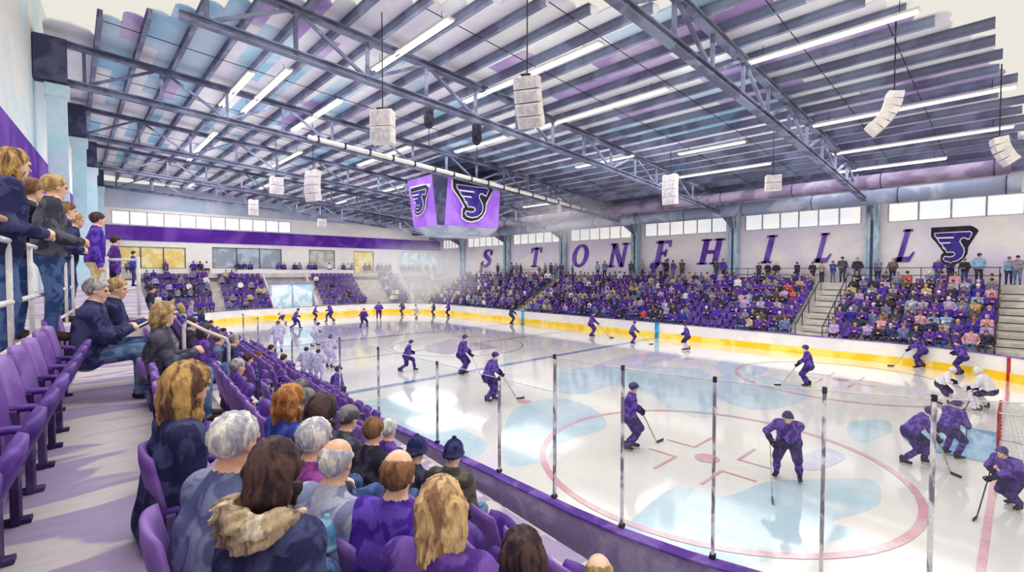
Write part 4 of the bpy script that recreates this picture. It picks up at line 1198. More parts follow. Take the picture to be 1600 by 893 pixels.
for z in (.45, .95): 
    m = MB(); m.tube([(-.4, .15, z), (.0, 0, z)], .022, 8); m.build('rail', C_RAIL, g, smooth=True)
for x, y in ((-.4, .15), (0, 0)):
    m = MB(); m.tube([(x, y, 0), (x, y, 1.0)], .026, 8); m.build('post', C_RAIL, g, smooth=True)
# stair handrail: hoop of white pipe
p0 = at_d(287, 502, 7.0); p1 = at_d(357, 532, 7.3)
g = thing('stair_handrail', 'white hooped handrail on the near stairs above the blonde woman', 'handrail', (p0[0], p0[1], p0[2]))
q = p1 - p0; e = V(q[0], q[1], q[2])
z0 = -.95
pts = [V(0, 0, z0), V(0, 0, -.12), V(.02, .01, -.03)] + [e * .06 + V(0, 0, .02), e * .5 + V(0, 0, .0), e * .95 + V(0, 0, .02), e + V(0, 0, -.06), e + V(0, 0, z0)]
m = MB(); m.tube(pts, .024, 8); m.build('pipe', C_RAIL, g, smooth=True)

# ------------------------------------------------------------------ stadium seats
def seat_proto(label, down):
    t = thing('stadium_seat', label, 'seat')
    m = MB(); M_ = Matrix.Translation((-.2, 0, .68)) @ Matrix.Rotation(-.2, 4, 'Y'); m.panel(.47, .54, .055, M_, curve=.035, taper=.12); m.build('backrest', C_SEATB, t, smooth=True)
    m = MB()
    M_ = Matrix.Translation((.05, 0, .44)) @ Matrix.Rotation(PI / 2 - .06, 4, 'Y') if down else Matrix.Translation((-.02, 0, .6)) @ Matrix.Rotation(.42, 4, 'Y')
    m.panel(.44, .42, .07, M_, curve=-.02, taper=.0); m.build('seat_pan', C_SEATP, t, smooth=True)
    m = MB(); m.tube([(-.2, -.25, .66), (-.08, -.25, .665), (.0, -.25, .65), (.02, -.25, .62)], .022, 6); m.build('armrest', C_SEATP, t, smooth=True)
    m = MB(); m.bar((-.14, -.25, 0), (-.14, -.25, .66), .04, .10); m.box((-.14, -.25, .015), (.13, .07, .03)); m.bar((-.14, -.25, .42), (-.14, .25, .42), .05, .05); m.build('stand', C_SEATD, t, bevel=.006)
    return t
seat_up = seat_proto('x', False); seat_dn = seat_proto('x', True)
used = {False: 0, True: 0}
TH = -math.atan(SK)
def place_seat(P, rz, down, label, group):
    src = seat_dn if down else seat_up
    if not used[down]:
        used[down] = 1; src.location = P; src.rotation_euler = (0, 0, rz); src['label'] = label; src['group'] = group; return src
    return dup(src, P, rz, label, group)
n_seats = 0
OCC = []                                                  # occupied places of the near stand: (row, Y), filled from the cast below
m = MB(); skewbox(m, NA, .2, 10.0, 54, 3.0, CZ); m.build('floor_concourse', C_CONC, kind='structure')
for o in bpy.data.objects:
    if o.name == 'end_railing': o.location.z = CZ

# ------------------------------------------------------------------ the cast of the near stand and the concourse
CL = dict(navy=cloth('navy', (44, 46, 84), (72, 76, 116)), slate=cloth('slate', (92, 100, 140), (130, 136, 170)), indigo=cloth('indigo', (52, 42, 132), (78, 66, 168)), purple=cloth('purple', (80, 50, 132), (116, 82, 166)),
          violet=cloth('violet', (70, 40, 150), (104, 74, 184)), magenta=cloth('magenta', (118, 44, 122), (150, 80, 150)), greyblue=cloth('greyblue', (134, 138, 176), (184, 186, 208)), charcoal=cloth('charcoal', (62, 62, 78), (94, 94, 108)),
          olive=cloth('olive', (74, 72, 70), (112, 106, 92)), black=cloth('black', (46, 44, 58), (74, 72, 88)), jeans=cloth('jeans', (74, 96, 138), (112, 138, 172)), bluejeans=cloth('bluejeans', (52, 72, 120), (84, 108, 156)), khaki=cloth('khaki', (214, 192, 128), (230, 214, 168)),
          blue=cloth('blue', (50, 62, 140), (74, 90, 176)), teal=cloth('teal', (84, 140, 176), (130, 176, 200)), grey=cloth('grey', (116, 112, 124), (156, 152, 160)), white=cloth('white', (226, 222, 224), (240, 238, 236)),
          tan=cloth('tan', (176, 158, 130), (204, 190, 164)), red=cloth('red', (190, 66, 72), (214, 112, 108)), pink=cloth('pink', (206, 140, 160), (224, 176, 186)), lilac=cloth('lilac', (164, 142, 200), (192, 176, 216)), brown=cloth('brown', (104, 78, 74), (140, 112, 100)),
          mustard=cloth('mustard', (196, 150, 70), (216, 182, 110)), sky=cloth('sky', (124, 160, 204), (166, 194, 222)))
FUR = hairm('fur', (104, 84, 72), (184, 162, 132)); FUR2 = hairm('fur_pale', (176, 156, 130), (224, 210, 188))
HATN = cloth('hat_navy', (40, 42, 84), (66, 68, 112)); HATG = cloth('hat_grey', (92, 90, 96), (136, 132, 134)); HATB = cloth('hat_blue', (96, 104, 160), (138, 144, 188)); HATT = cloth('hat_teal', (92, 146, 190), (140, 182, 210))

def body_mats(top, legs, shoe=M_SHOE, glove=None, sock=None):
    return [M_SKIN, CL.get(top, top), CL.get(legs, legs), shoe, M_EYE, M_LIP, glove or M_SKIN, sock or CL.get(legs, legs)]

def cast(label, px, J, z0, face, mats, hair=None, hmat=None, h=.013, b=1.05, fine=True, scale=1.0, group=None, length=.3, vol=1.0, fur=False, at=None, legw=1.0, name='person', dist=None):
    htop = J['head'][2] + .128
    if at is None:
        P = at_z(px[0], px[1], z0 + htop * scale) if dist is None else at_d(px[0], px[1], dist)
        off = rotz(face) @ (J['head'] * V(1, 1, 0)) * scale
        base = V(P[0] - off[0], P[1] - off[1], z0)
    else: base = np.array(at, float)
    t = thing(name, label, 'person', base, face, group, scale)
    o = bpy.data.objects.new('body', sdf_mesh('body', figure(J, b, fine, legw=legw), h, mats)); link(o, t)
    if hair:
        nm, me = hair_mesh(hair, J, min(h, .011) if h < .02 else h, hmat if isinstance(hmat, list) else [hmat], seed=px[0] % 7, length=length, vol=vol)
        link(bpy.data.objects.new(nm, me), t)
        if hair in ('beanie', 'cap'):
            nm, me = hair_mesh('short', J, .013, [HAIRS['brown']], 1, vol=.93); link(bpy.data.objects.new('hair', me), t)
    if fur: link(bpy.data.objects.new('fur_collar', fur_mesh(J, .014, [FUR, FUR2])), t)
    return t, base

D2 = math.radians
def sit(label, px, row, face, turn, hair, hcol, top, legs='bluejeans', lean=.14, nod=.12, arms='lap', length=.3, vol=1.0, b=1.08, fur=False, z0=None, hat=None, h=.013, scale=1.0, tilt=0, feet=.46, dist=None):
    J = joints_seated(lean, 0, D2(turn), nod, arms, feet, tilt)
    z = nfloor(row) if z0 is None else z0
    hm = hat if hat else HAIRS[hcol]
    t, base = cast(label, px, J, z, D2(face) + TH, body_mats(top, legs), hair, hm, h, b, True, scale, None, length, vol, fur, dist=dist)
    OCC.append((row, base[1])); return t, base

sit('person with long light brown hair and navy jacket, seated against the walkway edge', (296, 566), 2, 8, 22, 'long', 'lightbrown', 'navy', length=.36, vol=1.05)
sit('person with short white hair and slate blue jacket, seated behind the fur hood', (368, 646), 2, 14, 22, 'grey', 'white', 'slate', vol=1.0, lean=.2, scale=.94)
sit('person with dark brown hair and navy parka with a fur-trimmed hood', (428, 686), 2, 26, 34, 'bob', 'dark', 'navy', length=.2, vol=1.0, fur=True, lean=.1, scale=.9, b=1.2, arms='side')
sit('person with orange brown hair and blue jacket beside the grey cap', (455, 600), 3, 10, 25, 'long', 'orange', 'blue', length=.2)
sit('person in grey cap and dark blue jacket beside the orange brown hair', (478, 607), 4, 10, -10, 'cap', None, 'navy', hat=[HATG, HATG])
sit('person with shoulder-length dark brown hair in front of the grey cap', (504, 616), 3, 14, 25, 'bob', 'dark', 'charcoal', vol=1.05)
sit('person with white hair under a blue knit band in a magenta jacket', (493, 656), 3, 12, 14, 'grey', 'white', 'magenta', lean=.2, vol=1.05)
sit('balding person with white hair in grey blue shirt, right of the fur hood', (527, 685), 3, 20, 16, 'bald', 'white', 'greyblue', legs='bluejeans', lean=.2, b=1.2)
sit('person in dark cap and charcoal jacket next to the boards-side aisle seat', (545, 634), 4, 12, 10, 'cap', None, 'charcoal', hat=[HATG, HATG], lean=.25)
sit('person with short brown hair and dark navy jacket behind the purple jacket', (584, 652), 4, 18, 18, 'short', 'brown', 'black', b=1.2)
sit('person with pale blond hair in purple jacket nearest the glass', (608, 655), 5, 18, 10, 'short', 'white', 'purple')
sit('person with thinning brown hair in big violet jacket, centre of the near crowd', (622, 702), 3, 26, 20, 'bald', 'brown', 'violet', b=1.25, lean=.12)
sit('person with very long blonde hair in purple top, low in the near crowd', (688, 746), 3, 34, 28, 'long', 'blonde', 'purple', length=.44, vol=1.0)
sit('person in navy knit hat and black jacket, left of the other knit hat', (651, 686), 5, 20, 8, 'beanie', None, 'black', hat=[HATN, HATN])
sit('person in navy knit hat and olive jacket, right of the other knit hat', (709, 690), 5, 28, 0, 'beanie', None, 'olive', hat=[HATN, HATN], b=1.15, legs='jeans')
sit('person with long dark brown hair at the bottom edge by the purple seats', (816, 830), 4, 34, 20, 'long', 'dark', 'brown', length=.4, vol=1.12)
sit('balding grey-haired person at the bottom edge nearest the boards', (936, 866), 5, 40, 10, 'bald', 'sandy', 'teal', vol=1.02)
sit('child in teal knit hat and teal jacket squeezed behind the violet jacket', (510, 818), 3, 30, 0, 'beanie', None, 'teal', hat=[HATT, HATT], scale=.8, z0=nfloor(3) - .1)
# two men on the walkway row and the person on the steps
t1, b1 = sit('grey-haired person in dark navy coat and jeans, nearer of the walkway pair', (152, 437), 1, -3, -6, 'grey', 'grey', 'navy', legs='jeans', arms='hold', b=1.3, lean=.1, vol=1.05, h=.015, dist=5.3)
t2, b2 = sit('sandy-haired person in navy coat, farther of the walkway pair', (184, 440), 1, -3, -10, 'short', 'sandy', 'navy', legs='bluejeans', arms='hold', b=1.2, lean=.12, h=.015, dist=6.0)
sit('person with light brown hair in grey jacket perched on the near steps', (257, 470), 2, -6, 8, 'bob', 'sandy', 'charcoal', legs='jeans', arms='hold', lean=.1, z0=nfloor(2) + .17, h=.015, dist=5.2)
# papers in their hands
for (b_, lab) in ((b1, 'white folded programme held by the nearer seated person'), (b2, 'white phone held by the farther seated person')):
    m = MB(); m.box((0, 0, 0), (.15, .12, .012)); m.build('programme' if 'prog' in lab else 'phone', CL['white'], None, label=lab, cat='paper' if 'prog' in lab else 'phone', loc=b_ + rotz(TH) @ V(.50, .0, .845), rz=TH, bevel=.003).rotation_euler[1] = -.5
# people on the near stand beyond the stair aisle (smaller)
for px, row, col, hc, st, lab in (((300, 496), 3, 'black', 'dark', 'short', 'person in black jacket just left of the hooped handrail'), ((320, 505), 3, 'purple', 'dark', 'bob', 'person in purple jacket under the top of the hooped handrail'),
                                  ((343, 520), 4, 'slate', 'brown', 'short', 'person in slate blue jacket inside the hooped handrail'), ((366, 522), 4, 'navy', 'grey', 'short', 'person in navy jacket right of the hooped handrail'),
                                  ((424, 538), 7, 'purple', 'dark', 'short', 'person in purple top standing tall by the glass posts'), ((444, 553), 7, 'lilac', 'dark', 'short', 'person in lilac top by the tall dark glass post'),
                                  ((268, 462), 3, 'black', 'black', 'short', 'person in black jacket behind the person on the steps'), ((285, 478), 4, 'grey', 'sandy', 'bob', 'person in grey coat behind the black jacket'),
                                  ((238, 446), 2, 'black', 'dark', 'short', 'person in black coat far along the upper row'), ((300, 470), 5, 'lilac', 'blonde', 'bob', 'person in lilac coat far along the lower rows'),
                                  ((330, 500), 6, 'brown', 'dark', 'short', 'person in brown jacket low beside the far boards corner'),
        ((388, 552), 5, 'purple', 'dark', 'short', 'person in purple jacket in the empty rows right of the hooped handrail'), ((404, 548), 6, 'black', 'brown', 'short', 'person in black jacket in the lower rows by the glass posts'),
        ((372, 560), 4, 'charcoal', 'grey', 'short', 'grey-haired person in charcoal jacket below the hooped handrail'), ((350, 512), 6, 'violet', 'black', 'short', 'person in violet jacket in the lowest rows near the far posts'),
        ((470, 592), 5, 'navy', 'dark', 'cap', 'person in cap and navy jacket left of the pale skaters behind glass'), ((318, 482), 6, 'navy', 'brown', 'bob', 'person in navy jacket near the far end of the low rows')):
    sit(lab, px, row, 6, 10, st, hc, col, h=.024, hat=[HATG, HATG] if st == 'cap' else None)

def stand(label, px, z0, face, turn, hair, hcol, top, legs='bluejeans', arms='rail', lean=.05, b=1.1, scale=1.0, h=.015, hat=None, length=.3, vol=1.0, nod=.05, group=None):
    J = joints_standing(lean, D2(turn), nod, arms)
    return cast(label, px, J, z0, D2(face), body_mats(top, legs), hair, hat or (HAIRS[hcol] if hcol else None), h, b, h < .02, scale, group, length, vol)
stand('person with light brown hair and dark navy jacket at the left end of the railing', (22, 232), CZ, 2, 28, 'bob', 'lightbrown', 'navy', lean=.12, b=1.2)
stand('person with short brown hair and dark jacket second along the railing', (50, 280), CZ, 2, 26, 'short', 'brown', 'black', lean=.2, b=1.15, vol=1.1)
stand('person with sandy hair and slate jacket third along the railing', (86, 274), CZ, 2, 20, 'short', 'sandy', 'charcoal', lean=.08, b=1.15)
stand('person with fair skin and dark navy coat fourth along the railing', (106, 316), CZ, 0, 10, 'short', 'brown', 'navy', lean=.15)
stand('person in dark jacket farthest along the railing beside the purple shirt', (119, 333), CZ, 0, 10, 'short', 'orange', 'navy', lean=.15)
stand('person in purple polo shirt and khaki trousers standing above the seated pair', (153, 332), CZ, 0, 20, 'short', 'dark', 'violet', legs='khaki', arms='down', b=1.15)
stand('child in purple shirt beside the khaki trousers', (181, 368), CZ, 0, 20, 'short', 'black', 'purple', legs='black', arms='down', scale=.82)
stand('person in blue coat standing before the yellow window', (209, 392), CZ, 0, 0, 'short', 'black', 'blue', legs='navy', arms='pocket', h=.03)

# ------------------------------------------------------------------ seats of the near stand
seat_left = [1.15 + .5 * i for i in range(12)]
for i, Y in enumerate(reversed(seat_left)):
    if Y > b1[1] - .42: continue
    place_seat(SW(na(1) - .02, Y, nfloor(1)), TH, False, 'folded purple seat in the walkway row, %s from the seated pair' % ordn(i + 1), 'folded seats of the walkway row'); n_seats += 1
for k in range(1, 8):
    spots = [(o[1], True) for o in OCC if o[0] == k and o[1] < 26]
    if k > 1:
        for (ya, yb) in ((.75, 8.3), (10.0, 24.0)):
            if k > 5 and ya < 9: continue
            Y = ya
            while Y < yb:
                if all(abs(Y - q) > .44 for q, f_ in spots if f_): spots.append((Y, False))
                Y += .52
    c = 0
    for Y, occ in sorted(spots):
        P = SW(na(k) - (.12 if occ else .02), Y, nfloor(k))
        if not in_frame((P[0], P[1], P[2] + .5), 60) or n_seats >= 235 or (k == 1 and Y > 9): continue
        c += 1
        place_seat(P, TH, occ or (k + int(Y * 2)) % 5 == 0, 'purple seat in the %s near row below the walkway, %s from the camera' % (ordn(k - 1), ordn(c)) if k > 1 else 'purple seat under the %s seated person of the walkway row' % ordn(c), 'purple seats of the near stand'); n_seats += 1
for o in (seat_up, seat_dn):
    if o['label'] == 'x': bpy.data.objects.remove(o)

# ------------------------------------------------------------------ far spectators
HAIRL = 8
M_SKINF = mat('skin_far', (206, 152, 130), (226, 178, 156), sc=9, rough=.6, grain=.06)
def far_body(J, h, b=1.1):
    P = figure(J, b, False)
    c, R = J['head'], J['hd']
    P.append(ell(c + R @ V(-.028, 0, .042), V(.118, .1, .112), HAIRL, R, .01))
    me = sdf_mesh('far_person', P, h, [M_SKIN, CL['purple'], CL['bluejeans'], M_SHOE, M_SKIN, M_SKIN, M_SKIN, CL['navy'], HAIRS['dark']])
    me.materials[0] = me.materials[4] = me.materials[5] = me.materials[6] = M_SKINF
    return me
FARS = [far_body(joints_seated(l, 0, D2(t), .1, a), .042) for l, t, a in ((.1, 10, 'lap'), (.3, -15, 'hold'), (.05, 20, 'side'), (.2, -5, 'cross'))]
FART = [far_body(joints_standing(l, D2(t), .05, a), .042) for l, t, a in ((.04, 10, 'pocket'), (.08, -15, 'cross'), (.12, 0, 'rail'))]
def inst(me, P, rz, top, legs, hair, label, group, sc=1.0):
    o = bpy.data.objects.new('person', me); link(o, None, P, rz, label, 'person', group); o.scale = (sc,) * 3
    for i, mt in ((TOP, CL[top]), (LEGS, CL[legs]), (HAIRL, hair)):
        o.material_slots[i].link = 'OBJECT'; o.material_slots[i].material = mt
    return o
TOPS = ['purple'] * 6 + ['violet'] * 4 + ['indigo'] * 3 + ['navy'] * 5 + ['slate'] * 2 + ['lilac'] * 2 + ['black'] * 5 + ['charcoal'] * 2 + ['grey'] * 2 + ['tan', 'white', 'red', 'pink', 'sky', 'brown', 'mustard', 'greyblue', 'olive', 'purple', 'violet', 'indigo', 'purple', 'navy', 'slate', 'purple']
LG = ['bluejeans', 'black', 'navy', 'jeans', 'charcoal']
HR = ['dark', 'brown', 'black', 'lightbrown', 'grey', 'blonde', 'white', 'dark', 'brown']
WORDC = {'slate': 'slate blue', 'greyblue': 'grey blue', 'sky': 'pale blue'}
# concourse, standing
FC = 4.4
STAND = [(752, 407, 'grey'), (778, 412, 'charcoal'), (800, 410, 'slate'), (807, 411, 'grey'), (814, 412, 'charcoal'), (843, 416, 'slate'), (852, 411, 'grey'), (861, 411, 'charcoal'), (869, 412, 'slate'), (877, 411, 'charcoal'), (895, 415, 'slate'),
         (934, 409, 'greyblue'), (945, 408, 'slate'), (986, 408, 'charcoal'), (1004, 408, 'grey'), (1021, 407, 'violet'), (1033, 410, 'lilac'), (1041, 405, 'black'), (1052, 407, 'purple'), (1066, 406, 'olive'), (1120, 405, 'charcoal'), (1130, 405, 'violet'),
         (1186, 412, 'charcoal'), (1200, 412, 'black'), (1213, 411, 'black'), (1246, 410, 'black'), (1270, 414, 'black'), (1284, 424, 'tan'), (1302, 408, 'blue'), (1317, 402, 'charcoal'), (1340, 403, 'black'), (1372, 405, 'slate'), (1395, 404, 'brown'), (1466, 404, 'purple'), (1485, 420, 'navy'), (1508, 404, 'black'), (1530, 396, 'sky'), (1577, 402, 'sky'), (1591, 400, 'grey')]
for i, (x, y, top) in enumerate(STAND):
    me = FART[i % 3]; J_top = 1.74
    X = FX0 + FP * NR + .45 + (i % 2) * .25
    P = at_x(x, y, X)
    for c_ in ccols:
        if abs(P[1] - c_) < .75: X = FX0 + FP * NR + .4; P = at_x(x, y, X)
    sc = min(max((P[2] - FC) / J_top, .86), 1.08)
    inst(me, (X, P[1], FC), PI + RND.uniform(-.5, .5), top, LG[i % 5], HAIRS[HR[i % 9]], 'person in %s standing on the far concourse, %s counted from the scoreboard' % (WORDC.get(top, top), ordn(i + 1)), 'people standing along the far concourse', sc)
# seated in the far stand, nearest first
places = []
for k in range(NR):
    Y = .95 - 3.6
    while Y < Y1 - 3.2:
        if not any(a - .25 < Y < b + .25 for a, b in AIS): places.append((k, Y))
        Y += .56
def section(Y):
    if Y < 0: return 'right of the edge stairs'
    if Y < 9: return 'below the shield emblem'
    if Y < 36: return 'in the long block'
    return 'beyond the third stairs'
vis = []
for k, Y in places:
    x, z = frow(k)
    if in_frame((x, Y, z + .8), 10): vis.append((k, Y))
vis.sort(key=lambda p: np.linalg.norm(np.array([frow(p[0])[0], p[1], 0])))
persons, seats_far = [], []
for k, Y in vis:
    dens = .88 if not (14 < Y < 19 and k < 4) else .35
    (persons if RND.random() < dens else seats_far).append((k, Y))
cnt = {}
NEARN = 172
seat_me = None
def far_seat_mb(m, P, rz, fine=True):
    c, s = math.cos(rz), math.sin(rz)
    T = lambda v: (P[0] + v[0] * c - v[1] * s, P[1] + v[0] * s + v[1] * c, P[2] + v[2])
    for (cx, cz, dx, dz, tl) in ((-.2, .68, .06, .5, -.05), (-.04, .45, .38, .07, 0)):
        w = .45; q0 = [(cx - dx / 2 - tl, -w / 2, cz - dz / 2), (cx + dx / 2 - tl, -w / 2, cz - dz / 2), (cx + dx / 2 - tl, w / 2, cz - dz / 2), (cx - dx / 2 - tl, w / 2, cz - dz / 2)]
        q1 = [(cx - dx / 2 + tl, -w * .42, cz + dz / 2), (cx + dx / 2 + tl, -w * .42, cz + dz / 2), (cx + dx / 2 + tl, w * .42, cz + dz / 2), (cx - dx / 2 + tl, w * .42, cz + dz / 2)]
        m.hexa([T(v) for v in q0], [T(v) for v in q1])
    if fine:
        b = MB(); b.box((-.15, 0, .22), (.06, .3, .44)); b.box((-.05, -.24, .62), (.3, .03, .04)); b.box((-.05, .24, .62), (.3, .03, .04)); m.add([T(v) for v in b.v], b.f)
    return m
far_seat_me = far_seat_mb(MB(), (0, 0, 0), 0).mesh('far_seat', [C_SEATF])
rank = {}
for k in range(NR):
    for j, Y in enumerate(sorted([p[1] for p in vis if p[0] == k])): rank[(k, Y)] = j + 1
for i, (k, Y) in enumerate(persons[:NEARN]):
    x, z = frow(k); top = TOPS[RND.randrange(len(TOPS))]
    inst(FARS[RND.randrange(4)], (x + .36, Y, z), PI + RND.uniform(-.35, .35), top, LG[RND.randrange(5)], HAIRS[HR[RND.randrange(9)]],
         'person in %s, %s row up in far stand, %s place from the right end' % (WORDC.get(top, top), ordn(k + 1), ordn(rank[(k, Y)])), 'spectators seated in the far stand', RND.uniform(.93, 1.05))
FARSEAT = 300 - n_seats - 2
for i, (k, Y) in enumerate(seats_far[:FARSEAT]):
    x, z = frow(k); o = bpy.data.objects.new('stadium_seat', far_seat_me)
    link(o, None, (x + .34, Y, z), PI, 'empty purple seat, %s row up in far stand, %s place from the right end' % (ordn(k + 1), ordn(rank[(k, Y)])), 'seat', 'empty seats of the far stand')
# the rest, far down the hall: one crowd and one bank of seats
def merge(name, me_list, items, mats, **kw):
    vs, qs, ms, o = [], [], [], 0
    cache = {}
    for (mi, P, rz, sc, mm) in items:
        if mi not in cache:
            me = me_list[mi]; co = np.empty(len(me.vertices) * 3); me.vertices.foreach_get('co', co); co = co.reshape(-1, 3)
            vi = np.empty(len(me.loops), np.int32); me.loops.foreach_get('vertex_index', vi); ix = np.empty(len(me.polygons), np.int32); me.polygons.foreach_get('material_index', ix)
            cache[mi] = (co, vi.reshape(-1, 4), ix)
        co, vi, ix = cache[mi]
        vs.append(co * sc @ rotz(rz).T + np.array(P)); qs.append(vi + o); o += len(co); ms.append(np.array(mm)[ix])
    vs = np.concatenate(vs); Q = np.concatenate(qs); MI = np.concatenate(ms).astype(np.int32)
    me = bpy.data.meshes.new(name); me.vertices.add(len(vs)); me.vertices.foreach_set('co', vs.ravel()); me.loops.add(Q.size); me.loops.foreach_set('vertex_index', Q.ravel().astype(np.int32))
    me.polygons.add(len(Q)); me.polygons.foreach_set('loop_start', np.arange(0, Q.size, 4, dtype=np.int32))
    for m_ in mats: me.materials.append(m_)
    me.polygons.foreach_set('material_index', MI); me.update(calc_edges=True)
    o = bpy.data.objects.new(name, me); return link(o, **kw)
LOW = [far_body(joints_seated(l, 0, D2(t), .1, a), .07, 1.15) for l, t, a in ((.1, 10, 'lap'), (.3, -15, 'hold'), (.05, 20, 'side'))]
cm = [M_SKINF, CL['purple'], CL['violet'], CL['navy'], CL['slate'], CL['lilac'], CL['black'], CL['grey'], CL['tan'], CL['indigo'], CL['white'], CL['bluejeans'], HAIRS['dark'], HAIRS['brown'], HAIRS['lightbrown'], M_SHOE]
def mm(): 
    t = RND.choice([1, 1, 1, 2, 2, 3, 3, 4, 4, 5, 6, 7, 8, 9, 10]); l = RND.choice([11, 3, 6]); hh = RND.choice([12, 12, 13, 14])
    return [0, t, l, 15, 0, 0, 0, l, hh]
items = []
for (k, Y) in persons[NEARN:]:
    x, z = frow(k); items.append((RND.randrange(3), (x + .36, Y, z), PI + RND.uniform(-.3, .3), RND.uniform(.95, 1.05), mm()))
bank = MB()
for (k, Y) in seats_far[FARSEAT:]:
    x, z = frow(k); far_seat_mb(bank, (x + .34, Y, z), PI, False)
for bi, (a, b) in enumerate(EB):
    for k in range(ER):
        y, z = erow(k); X = a + .3
        while X < b - .2:
            if RND.random() < (.6, .42, .14, .7)[bi]: items.append((RND.randrange(3), (X, y + .36, z), -PI / 2 + RND.uniform(-.3, .3), RND.uniform(.95, 1.05), mm()))
            else: far_seat_mb(bank, (X, y + .34, z), -PI / 2, False)
            X += .55
X = exs(684) + .5
while X < FX0 + 3:
    for k in range(ER):
        y, z = erow(k)
        if RND.random() < .7: items.append((RND.randrange(3), (X, y + .36, z), -PI / 2 + RND.uniform(-.3, .3), 1.0, mm()))
    X += .58
# heads along the top of the end stand
X = exs(205)
while X < exs(700):
    if RND.random() < .6: items.append((RND.randrange(3), (X, EY0 + EP * ER + .68, 4.98), -PI / 2, 1.0, mm()))
    X += .62
merge('crowd', LOW, items, cm, kind='stuff', label='distant seated crowd filling the far corner and the end stand', cat='crowd')
bank.build('stadium_seating', C_SEATF, kind='stuff', label='distant banks of empty purple seats at the far end of the hall', cat='seating')

# ------------------------------------------------------------------ hockey players
U = dict(jersey=cloth('jersey', (72, 46, 132), (112, 84, 174)), pants=cloth('hockey_pants', (46, 36, 88), (72, 58, 122)), sock=cloth('sock', (96, 70, 160), (56, 40, 98)), glove=cloth('glove', (32, 27, 48), (54, 46, 76)), helm=mat('helmet_purple', (42, 31, 80), (70, 56, 120), sc=6, rough=.35, spec=.4), visor=mat('visor', (150, 150, 176), grain=0, rough=.2),
         wjersey=cloth('white_jersey', (228, 224, 228), (206, 204, 218)), wpants=cloth('dark_pants', (54, 48, 80), (84, 78, 108)), wsock=cloth('white_sock', (222, 218, 224), (196, 192, 210)), whelm=mat('helmet_white', (226, 224, 228), (204, 202, 212), sc=6, rough=.35),
         ljersey=cloth('lilac_jersey', (176, 170, 208), (204, 200, 224)), lpants=cloth('lilac_pants', (160, 152, 198), (188, 182, 214)), dark=cloth('dark_jersey', (60, 54, 74), (88, 82, 102)))
KIT = {'purple': ('jersey', 'pants', 'sock', 'glove', 'helm'), 'white': ('wjersey', 'wpants', 'wsock', 'glove', 'whelm'), 'lilac': ('ljersey', 'lpants', 'ljersey', 'dark', 'dark'), 'dark': ('dark', 'dark', 'dark', 'dark', 'dark'), 'plum': ('jersey', 'pants', 'wsock', 'glove', 'helm')}
SKATE_ST = mat('skate_blade', (200, 200, 210), (224, 224, 230), rough=.25, spec=.6, metal=.6, grain=0)
SHAFT = mat('stick_shaft', (164, 150, 140), (196, 184, 170), sc=9); SHAFTD = mat('stick_dark', (58, 50, 66), (84, 76, 92), sc=9)
def skate(side_an, toe_dir, parent):
    f = np.array([toe_dir[0], toe_dir[1], 0]); f /= np.linalg.norm(f); l = V(-f[1], f[0], 0)
    O = V(side_an[0], side_an[1], 0)
    m = MB()
    prof = [(-.085, .06), (.15, .055), (.19, .075), (.18, .115), (.10, .135), (.05, .16), (.045, .24), (-.07, .26), (-.095, .20)]
    m.prism(prof, O + l * .042, f, V(0, 0, 1), .084, 0)
    m.prism([(-.10, .0), (.19, .0), (.215, .025), (.17, .03), (.15, .056), (.10, .056), (.08, .03), (-.02, .03), (-.04, .056), (-.08, .056)], O + l * .006, f, V(0, 0, 1), .012, 1)
    return m.build('skate', [C_BLACK, SKATE_ST], parent, bevel=.012)
